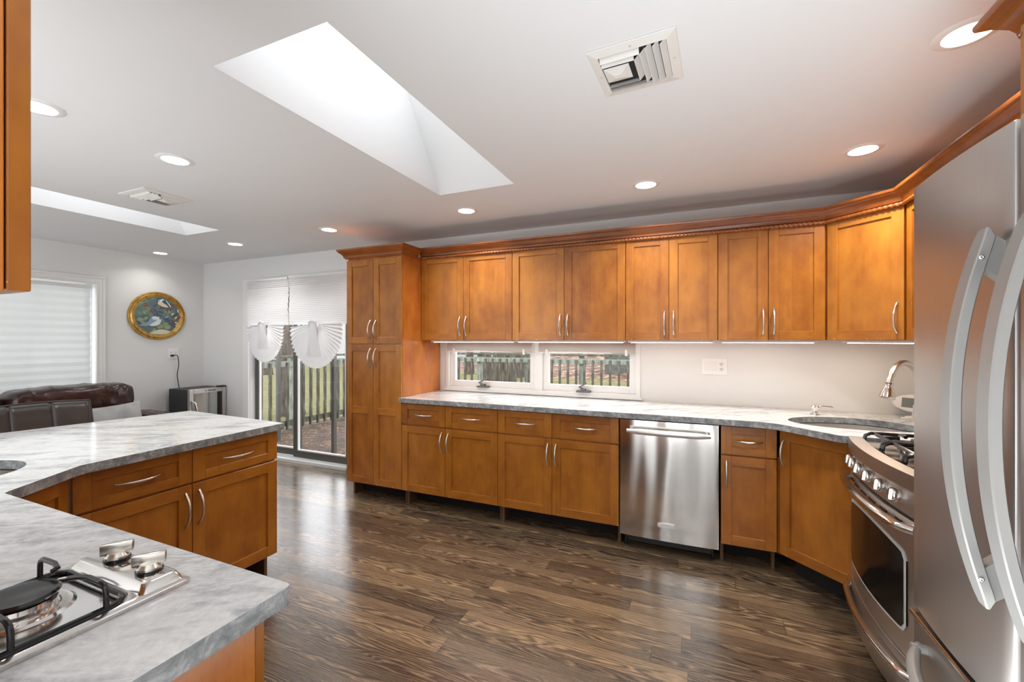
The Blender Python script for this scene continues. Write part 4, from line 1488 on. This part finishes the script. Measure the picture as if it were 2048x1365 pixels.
for px, py, k in ((590, 460, 9), (690, 580, 5), (1040, 560, 7), (880, 510, 3), (1180, 860, 9), (1300, 750, 7), (1220, 700, 5), (1190, 430, 6)):
    for _ in range(k):
        ell((px + rp.gauss(0, 38) - 835) / 510 * .235, -(py + rp.gauss(0, 32) - 715) / 450 * .225, .0075, .0075, 0, 3, 14)
for px, py in ((1290, 580), (1250, 870), (1270, 930), (1160, 660), (1240, 740)):
    ell((px - 835) / 510 * .235, -(py - 715) / 450 * .225, .022, .010, rp.uniform(0, 3), 5)
shape([(420, 945), (600, 862), (640, 790), (720, 720), (840, 740), (780, 850), (660, 945), (500, 958)], 6)
shape([(640, 945), (750, 860), (860, 780), (898, 830), (862, 905), (770, 955)], 1)
shape([(690, 760), (760, 722), (850, 735), (856, 785), (790, 808), (715, 800)], 1)
shape([(715, 722), (760, 680), (820, 662), (872, 692), (890, 712), (840, 738), (770, 724)], 2)
shape([(880, 702), (915, 714), (885, 726)], 2)
shape([(852, 772), (888, 760), (872, 795)], 2)
shape([(820, 340), (900, 305), (965, 330), (945, 390), (850, 402)], 1)
shape([(800, 312), (870, 296), (915, 308), (835, 340)], 2)
shape([(795, 356), (862, 350), (850, 374)], 2)
shape([(820, 400), (940, 380), (1040, 465), (1055, 505), (930, 492), (840, 445)], 5)
shape([(920, 350), (1000, 338), (1090, 425), (1105, 485), (1020, 442), (940, 400)], 2)
shape([(1000, 335), (1022, 345), (1115, 462), (1100, 485)], 1)
mb.build('canvas', pm, t)

# outlet and plug
t = thing('wall_outlet', 'white double outlet plate on the left wall below the oval picture', 'outlet', (XL, 3.187, 1.232))
mb = MB(); mb.box(.0005, .006, -.06, .06, -.062, .062)
mb.build('plate', M['white'], t, bevel=.002)
for y_ in (-.025, .025):
    mb = MB(); mb.box(.006, .0085, y_ - .016, y_ + .016, -.033, .033, 0)
    for z_ in (.016, -.018):
        mb.box(.0085, .0088, y_ - .007, y_ - .004, z_ - .005, z_ + .006, 1); mb.box(.0085, .0088, y_ + .004, y_ + .007, z_ - .005, z_ + .006, 1)
    mb.build('outlet', [M['white_matte'], M['rubber']], t)
t = thing('power_cord', 'black power cord hanging from the wall outlet down behind the wine cooler', 'cord', (XL + .011, 3.165, 1.21))
mb = MB(); mb.box(-.002, .03, -.013, .013, -.012, .012)
mb.build('plug', M['rubber'], t, bevel=.004)
mb = MB()
P = [(.02, .01, 0), (.04, .03, .004), (.045, .045, -.02), (.042, .055, -.12), (.035, .042, -.23), (.03, .055, -.33), (.025, .07, -.41), (.012, .085, -.60), (.012, .085, -.9)]
Q = []
for i in range(len(P) - 1):
    p0, p1, p2, p3 = [Vector(P[max(0, min(len(P) - 1, i + j - 1))]) for j in range(4)]
    for q in range(6):
        u = q / 6
        Q.append(.5 * ((2 * p1) + (-p0 + p2) * u + (2 * p0 - 5 * p1 + 4 * p2 - p3) * u * u + (-p0 + 3 * p1 - 3 * p2 + p3) * u ** 3))
mb.tube(Q, .0045, 8)
mb.build('cable', M['rubber'], t, smooth=True)

# ------------------------------------------------------------------ wine cooler
t = thing('wine_cooler', 'black sided wine cooler with a silver framed glass door in the far corner', 'wine cooler', (-5.60, 3.315, 0))
mb = MB(); mb.box(-.20, .155, -.212, .212, .02, .815)
for a in (-.17, .12):
    for b in (-.18, .18):
        mb.box(a - .02, a + .02, b - .02, b + .02, 0, .02)
mb.build('body', plain('black_grey_enamel', (.018, .018, .019), .42), t, bevel=.005)
mb = MB()
for a, b, c, d in ((-.212, -.165, .03, .818), (.165, .212, .03, .818), (-.165, .165, .765, .818), (-.165, .165, .03, .09)):
    mb.box(.158, .195, a, b, c, d)
do = mb.build('door', M['steel'], t, bevel=.003)
mb = MB(); mb.box(.166, .178, -.165, .165, .09, .765)
mb.build('glass', plain('mirror_dark_glass', (.52, .52, .50), .10, .9), do)
mb = MB(); mb.box(.178, .1800, .115, .162, .092, .763)
mb.build('dark_strip', M['black'], do)
mb = MB()
for i in range(7):
    if i in (1,):
        continue
    mb.box(.1952, .1957, -.035 + i * .018, -.023 + i * .018, .786, .798)
mb.build('printed_mark', M['rubber'], do)
mb = MB(); mb.tube([(.196, -.19, .68), (.235, -.17, .665), (.235, -.15, .55), (.196, -.15, .53)], .010, 10)
mb.build('handle', M['chrome'], do, smooth=True)
mb = MB(); mb.box(.13, .20, .13, .212, .8155, .835)
mb.build('hinge_cover', M['black'], t, bevel=.002)

# ------------------------------------------------------------------ sofa
def cushion(cx, cy_, cz, sx, sy, sz, wr=.012, ex=3.2, seed=0, nu=44, nv=24, freq=1.0, puck=0):
    """superellipsoid with gathered wrinkles"""
    mb = MB()
    rg = random.Random(seed)
    ph = [rg.uniform(0, 6.28) for _ in range(10)]
    sp = lambda v, p: math.copysign(abs(v) ** p, v)
    def fn(u, v):
        th = 2 * PI * u
        la = PI * (v - .5) * .998
        e1, e2 = 2 / ex, 2 / ex
        x = sp(math.cos(la), e1) * sp(math.cos(th), e2)
        y = sp(math.cos(la), e1) * sp(math.sin(th), e2)
        z_ = sp(math.sin(la), e1)
        w = wr * (math.sin(y * 9 * freq + ph[0] + 2 * z_) * math.sin(z_ * 5 + ph[1]) + .6 * math.sin(y * 17 * freq + ph[2] + x * 3) * math.cos(z_ * 7 + ph[3]) + .4 * math.sin(y * 29 * freq + ph[4]))
        k = 1 + 0 * w
        return (cx + x * sx + w * (1 if x > 0 else -.3), cy_ + y * sy, cz + z_ * sz + w * .6)
    mb.surf(fn, nu, nv, close_u=True)
    return mb
t = thing('sofa', 'dark brown leather sofa with puffy back cushions under the left window', 'sofa', (-5.38, 1.2, 0))
mb = MB(); mb.box(-.42, .45, -1.50, 1.40, .08, .30)
for a in (-.38, .40):
    for b in (-1.42, 1.32):
        mb.box(a - .03, a + .03, b - .03, b + .03, 0, .08)
mb.build('base', M['leather'], t, bevel=.02)
mb = MB(); mb.box(-.45, -.20, -1.50, 1.39, .30, .80)
mb.build('back_frame', M['leather'], t, bevel=.05, seg=3)
for k, (a, b) in enumerate(((.46, 1.38), (-.47, .45), (-1.40, -.48))):
    cushion(-.14, (a + b) / 2, .82, .20, (b - a) / 2, .145, .0065, 4.2, 11 + k, 110, 40, 1.3).build('back_cushion', M['leather'], t, smooth=True, angle=80)
    cushion(-.06, (a + b) / 2, .58, .13, (b - a) / 2 - .01, .17, .010, 3.2, 21 + k, 60, 20).build('lumbar_cushion', M['leather'], t, smooth=True, angle=80)
    cushion(.18, (a + b) / 2, .37, .29, (b - a) / 2, .09, .008, 4, 31 + k).build('seat_cushion', M['leather'], t, smooth=True, angle=80)
for b in (1.50, -1.56):
    cushion(.02, b, .40, .44, .13, .24, .008, 3.4, 41).build('armrest', M['leather'], t, smooth=True, angle=80)
mb = MB()
def pil(sg):
    def fn(u, v):
        a, b = 2 * u - 1, 2 * v - 1
        th = (1 - abs(a) ** 2.4) * (1 - abs(b) ** 2.4)
        k = 1 - .05 * (1 - abs(a) ** 2) - 0
        return (sg * (.004 + .07 * th ** .6), .215 * a * (1 - .05 * (1 - b * b)), .15 * b * (1 - .06 * (1 - a * a)))
    return fn
mb.surf(pil(1), 28, 24); mb.surf(pil(-1), 28, 24)
for e_ in (0, 1):
    mb.surf(lambda u, v: tuple(Vector(pil(1)(e_, u)).lerp(Vector(pil(-1)(e_, u)), v)), 24, 1)
    mb.surf(lambda u, v: tuple(Vector(pil(1)(u, e_)).lerp(Vector(pil(-1)(u, e_)), v)), 28, 1)
bmesh.ops.remove_doubles(mb.bm, verts=mb.bm.verts[:], dist=.0004)
tag(mb.build('throw_pillow', M['pillow'], None, (-5.06, 2.27, .635), smooth=True, angle=80, rot=(R(3), R(-12), R(3))), 'grey velvet throw pillow leaning on the brown leather sofa', 'pillow')

# ------------------------------------------------------------------ bar stool
t = thing('bar_stool', 'dark grey brown leather counter stool with a padded back at the peninsula overhang', 'bar stool', (-3.52, 1.24, 0))
def back_fn(front):
    def fn(u, v):
        y = -.27 + .54 * u
        z_ = .62 + .39 * v - .012 * (2 * u - 1) ** 2 * v
        seam = sum(math.exp(-((u - s_) / .012) ** 2) for s_ in (.33, .67))
        edge = min(1, min(u, 1 - u) / .05) * min(1, min(v, 1 - v) / .06)
        d = (.020 + .022 * edge ** .5 - .010 * seam) * (1 if front else -1)
        return (-.10 - .03 * (1 - (2 * u - 1) ** 2) - .09 * v + d, y, z_)
    return fn
mb = MB()
mb.surf(back_fn(True), 60, 16); mb.surf(back_fn(False), 60, 16)
mb.surf(lambda u, v: tuple(Vector(back_fn(True)(u, 1)).lerp(Vector(back_fn(False)(u, 1)), v)), 60, 2)
mb.surf(lambda u, v: tuple(Vector(back_fn(True)(u, 0)).lerp(Vector(back_fn(False)(u, 0)), v)), 60, 2)
mb.surf(lambda u, v: tuple(Vector(back_fn(True)(0, u)).lerp(Vector(back_fn(False)(0, u)), v)), 16, 2)
mb.surf(lambda u, v: tuple(Vector(back_fn(True)(1, u)).lerp(Vector(back_fn(False)(1, u)), v)), 16, 2)
bmesh.ops.remove_doubles(mb.bm, verts=mb.bm.verts[:], dist=.0005)
bk = mb.build('backrest', M['leather_grey'], t, smooth=True, angle=50)
mb = MB()
for u_ in (0, 1):
    mb.tube([tuple(Vector(back_fn(True)(u_, v / 12)) + Vector((-.002, .002 if u_ else -.002, 0))) for v in range(13)], .006, 8)
mb.tube([tuple(Vector(back_fn(True)(u / 20, 1)) + Vector((-.004, 0, .001))) for u in range(21)], .006, 8)
mb.build('piping', M['leather_grey'], bk, smooth=True)
cushion(.10, 0, .61, .235, .265, .055, .003, 5, 9).build('seat', M['leather_grey'], t, smooth=True, angle=80)
for sx in (-.10, .29):
    for sy in (-.22, .22):
        mb = MB(); mb.tube([(sx, sy, 0), (sx * .97, sy * .97, .57)], [.017, .022], 4)
        mb.build('leg', plain('dark_stool_wood', (.03, .018, .012), .4) if 'stool' not in M else M['stool'], t)
mb = MB()
mb.tube([(.285, -.21, .22), (.285, .21, .22)], .012, 8); mb.tube([(-.10, -.21, .30), (.285, -.21, .30)], .010, 8); mb.tube([(-.10, .21, .30), (.285, .21, .30)], .010, 8)
mb.build('footrest', M['black'], t)

# ------------------------------------------------------------------ outdoors
M['deck'] = None
n_ = NT('weathered_deck_boards')
s_ = n_.node('ShaderNodeSeparateXYZ', (n_.coord(),))
bd = n_.math('FRACT', n_.math('DIVIDE', s_.outputs[1], .14))
gap_ = n_.math('LESS_THAN', bd, .05)
lf = n_.math('GREATER_THAN', n_.noise(n_.coord(), 7, 7, .8), .50)
c = n_.ramp(n_.noise(n_.mapping(n_.coord(), (2, 30, 1)), 1, 5, .6), [(.3, srgb(38, 29, 23)), (.7, srgb(74, 58, 46))])
c = n_.mix(lf, c, n_.ramp(n_.noise(n_.coord(), 40, 3), [(.35, srgb(38, 25, 16)), (.5, srgb(84, 60, 42)), (.65, srgb(140, 112, 86))]))
c = n_.mix(gap_, c, srgb(24, 20, 18))
M['deck'] = n_.p(col=c, rough=.85)
n_ = NT('weathered_rail_wood')
M['rail'] = n_.p(col=n_.ramp(n_.noise(n_.mapping(n_.coord(), (14, 14, 3)), 1.5, 5, .65), [(.3, srgb(48, 44, 37)), (.5, srgb(82, 80, 68)), (.7, srgb(122, 122, 106))]), rough=.9)
n_ = NT('grass_and_leaf_litter')
pos = n_.coord()
sp_ = n_.node('ShaderNodeSeparateXYZ', (pos,))
big = n_.noise(pos, .22, 3, .5)
g1 = n_.ramp(n_.noise(pos, 7, 6, .7), [(.3, srgb(60, 56, 26)), (.5, srgb(90, 86, 42)), (.7, srgb(112, 106, 60))])
l1 = n_.ramp(n_.noise(pos, 3.0, 10, .85), [(.42, srgb(30, 20, 15)), (.48, srgb(84, 58, 44)), (.54, srgb(118, 88, 70)), (.60, srgb(178, 152, 132))])
edge = n_.math('ADD', n_.math('SUBTRACT', n_.math('DIVIDE', n_.math('SUBTRACT', sp_.outputs[1], 15.0), 5.0), n_.math('DIVIDE', n_.math('MULTIPLY', n_.math('ADD', sp_.outputs[0], 3.5), -1.0), 14.0)), n_.math('MULTIPLY', n_.math('SUBTRACT', big, .5), 1.6))
fm = n_.ramp(edge, [(.0, (0, 0, 0)), (.35, (1, 1, 1))])
M['ground'] = n_.p(col=n_.mix(fm, g1, l1), rough=.95)
n_ = NT('tree_bark')
b1 = n_.noise(n_.mapping(n_.coord(), (9, 9, 1.6)), 1.6, 7, .7, .6)
n_.bump(b1, .6, .06)
M['bark'] = n_.p(col=n_.ramp(b1, [(.3, srgb(34, 28, 24)), (.55, srgb(82, 72, 62)), (.72, srgb(126, 118, 104))]), rough=.95)

def terrain(x, y):
    z_ = -.30
    q = max(0, (y - 13 + .10 * (x + 2))) / 20
    z_ += 2.6 * q * q * max(.12, min(1, (x + 17) / 9)) + 1.1 * q * max(0, min(1, (x + 12) / 10))
    return z_ + .04 * math.sin(x * 1.3) * math.cos(y * .9)
mb = MB()
nx, ny = 70, 60
mb.surf(lambda u, v: (-45 + 70 * u, 3.75 + 46 * v ** 1.4, terrain(-45 + 70 * u, 3.75 + 46 * v ** 1.4)), nx, ny)
gr = mb.build('lawn', M['ground'], None, (0, 0, 0), smooth=True)
gr['kind'] = 'structure'
mb = MB(); mb.box(-6.25, 4.0, 3.70, 7.75, -.14, -.06)
for a in (-6.1, -2.0, 2.0):
    for b in (4.0, 7.5):
        mb.box(a - .07, a + .07, b - .07, b + .07, -.40, -.14)
tag(mb.build('deck', M['deck'], None), 'weathered leaf strewn wooden deck outside the sliding door', 'deck')
def railing(label, p0, p1, posts, step=.152, rz=0):
    d = Vector((p1[0] - p0[0], p1[1] - p0[1], 0)); L = d.length
    t = thing('deck_railing', label, 'railing', (p0[0], p0[1], -.06), math.atan2(d.y, d.x), 'deck railings')
    mb = MB(); mb.box(0, L, -.07, .07, 1.17, 1.205)
    mb.build('cap_rail', M['rail'], t)
    mb = MB(); mb.box(0, L, -.045, -.007, 1.03, 1.12)
    mb.build('top_rail', M['post'], t)
    mb = MB(); mb.box(0, L, -.045, -.007, .07, .16)
    mb.build('bottom_rail', M['rail'], t)
    for q in posts:
        mb = MB(); mb.box(q - .045, q + .045, -.006, .084, 0, 1.168)
        mb.build('post', M['post'], t, bevel=.004)
    n = int(L / step)
    me = None
    for i in range(n):
        x = step * (i + .5)
        if any(abs(x - q) < .06 for q in posts): continue
        if me is None:
            mb = MB(); mb.box(-.018, .018, -.083, -.046, .02, 1.10)
            o = mb.build('baluster', M['rail'], t, (x, 0, 0)); me = o.data
        else:
            o = bpy.data.objects.new('baluster', me); o.location = (x, 0, 0); COL.objects.link(o); o.parent = t
    return t
n_ = NT('pale_weathered_post_wood')
M['post'] = n_.p(col=n_.ramp(n_.noise(n_.mapping(n_.coord(), (14, 14, 3)), 1.5, 5, .65), [(.3, srgb(92, 96, 88)), (.5, srgb(136, 142, 130)), (.7, srgb(170, 174, 160))]), rough=.9)
railing('weathered wooden deck railing seen through the sliding door', (-6.1, 3.78), (-6.1, 7.50), [.06, 1.3, 2.6, 3.66])
railing('weathered wooden deck railing seen through the kitchen window', (-6.0, 7.62), (3.6, 7.62), [-3.97 + 6 - 1.04, -3.97 + 6, -2.95 + 6, -1.89 + 6, -.85 + 6, .2 + 6, 1.25 + 6, 2.3 + 6, 9.5])
# thin dark posts on the deck just outside the door
for x_, y_, lb in ((-5.52, 4.35, 'thin dark metal post on the deck behind the left door panel'), (-4.05, 3.95, 'thin dark metal post on the deck behind the right door panel')):
    mb = MB(); mb.box(-.022, .022, -.022, .022, 0, 2.4); mb.box(-.05, .05, -.05, .05, 0, .01)
    tag(mb.build('metal_post', M['bronze'], None, (x_, y_, -.06)), lb, 'post', 'dark posts on the deck')
def tree(x, y, r_, h_, label, lean=(0, 0), seed=0, branches=5):
    zb_ = terrain(x, y) - .05
    t = thing('bare_tree', label, 'tree', (x, y, zb_), 0, 'bare trees behind the deck')
    rg = random.Random(seed)
    mb = MB()
    n = 14
    pts, rs = [], []
    for i in range(n + 1):
        s_ = i / n
        pts.append((lean[0] * s_ * h_ + .05 * math.sin(s_ * 7 + seed), lean[1] * s_ * h_ + .04 * math.cos(s_ * 5 + seed), h_ * s_))
        rs.append(r_ * (1.0 + .55 * math.exp(-s_ * 14)) * (1 - .62 * s_))
    mb.tube(pts, rs, 16)
    mb.build('trunk', M['bark'], t, smooth=True, angle=80)
    for b in range(branches):
        s_ = rg.uniform(.18, .75)
        p = Vector(pts[int(s_ * n)])
        a = rg.uniform(0, 2 * PI)
        L = rg.uniform(.9, 2.6)
        q = [p]
        d = Vector((math.cos(a), math.sin(a), rg.uniform(-.1, .7))).normalized()
        for k in range(6):
            d = (d + Vector((rg.gauss(0, .22), rg.gauss(0, .22), rg.gauss(0, .2)))).normalized()
            q.append(q[-1] + d * L / 6)
        mb = MB(); mb.tube(q, [max(.006, r_ * .22 * (1 - k / 7)) for k in range(7)], 6)
        for k in (2, 3, 4, 5):
            d2 = (d + Vector((rg.gauss(0, .8), rg.gauss(0, .8), rg.gauss(0, .6)))).normalized()
            mb.tube([q[k], q[k] + d2 * .25, q[k] + d2 * .5 + Vector((0, 0, rg.uniform(-.1, .15)))], [r_ * .08, r_ * .05, .004], 5)
        mb.build('branch', M['bark'], t, smooth=True)
    return t
def ray(u, tt):
    rr = (u - 1024) / 856.4
    c, s2 = math.cos(R(23.14)), math.sin(R(23.14))
    return ((rr * c - s2) * tt, (rr * s2 + c) * tt)
def tree_at(u, tt, r_, h_, label, **kw):
    x, y = ray(u, tt)
    return tree(x, y, r_, h_, label, **kw)
tree_at(578, 9.6, .20, 6, 'thick leaning tree trunk just outside the deck railing at the sliding door', lean=(-.06, .02), seed=1, branches=4)
tree_at(1008, 11.5, .30, 8, 'thickest tree trunk seen through the left kitchen window pane', seed=2, branches=7)
tree_at(974, 14.5, .20, 8, 'slimmer tree left of the thickest trunk in the kitchen window', seed=3, branches=7)
tree_at(1042, 18, .26, 9, 'tree right of the thickest trunk in the kitchen window, farther up the slope', seed=4, branches=6)
tree_at(940, 20, .17, 9, 'thin bare tree at the left edge of the kitchen window view', seed=5, branches=9)
tree_at(1130, 30, .24, 10, 'far tree on the leafy slope in the right window pane', seed=6, branches=5)
tree_at(1205, 34, .26, 10, 'farthest tree on the leafy slope, toward the right of the window', seed=7, branches=5)
tree_at(535, 21, .16, 8, 'thin bare tree in front of the white house at the sliding door', seed=8, branches=9)
# white house across the yard
t = thing('house', 'long white house across the yard seen through the sliding door', 'house', (-24, 27, -.2))
mb = MB(); mb.box(-10, 9.6, -2.5, 4, 0, 5.4)
n_ = NT('white_siding')
sz = n_.node('ShaderNodeSeparateXYZ', (n_.coord(),)).outputs[2]
ln = n_.math('LESS_THAN', n_.math('FRACT', n_.math('DIVIDE', sz, .2)), .1)
mb.build('wall', n_.p(col=n_.mix(ln, (.36, .36, .36, 1), (.24, .245, .25, 1)), rough=.7), t)
mb = MB(); mb.prism([(-10.4, -3), (10, -3), (10, 4.4), (-10.4, 4.4)], 5.4, 5.6)
v = [mb.v(p) for p in ((-10.4, -3, 5.6), (10, -3, 5.6), (10, 4.4, 5.6), (-10.4, 4.4, 5.6), (-10.4, .7, 7.8), (10, .7, 7.8))]
mb.f([v[0], v[1], v[5], v[4]]); mb.f([v[2], v[3], v[4], v[5]]); mb.f([v[0], v[4], v[3]]); mb.f([v[1], v[2], v[5]])
mb.build('roof', plain('grey_shingles', (.10, .10, .105), .9), t)
x_, y_ = ray(1262, 17.5)
mb = MB(); mb.box(-1.0, 2.4, -.4, .4, -.2, 1.02)
n_ = NT('rough_grey_stone')
M['stone'] = n_.p(col=n_.ramp(n_.noise(n_.coord(), 6, 7, .7), [(.3, srgb(62, 62, 60)), (.7, srgb(104, 103, 98))]), rough=.95)
tag(mb.build('stone_wall', M['stone'], None, (x_, y_, terrain(x_, y_)), bevel=.03), 'low grey stone wall on the lawn at the right of the kitchen window view', 'wall')
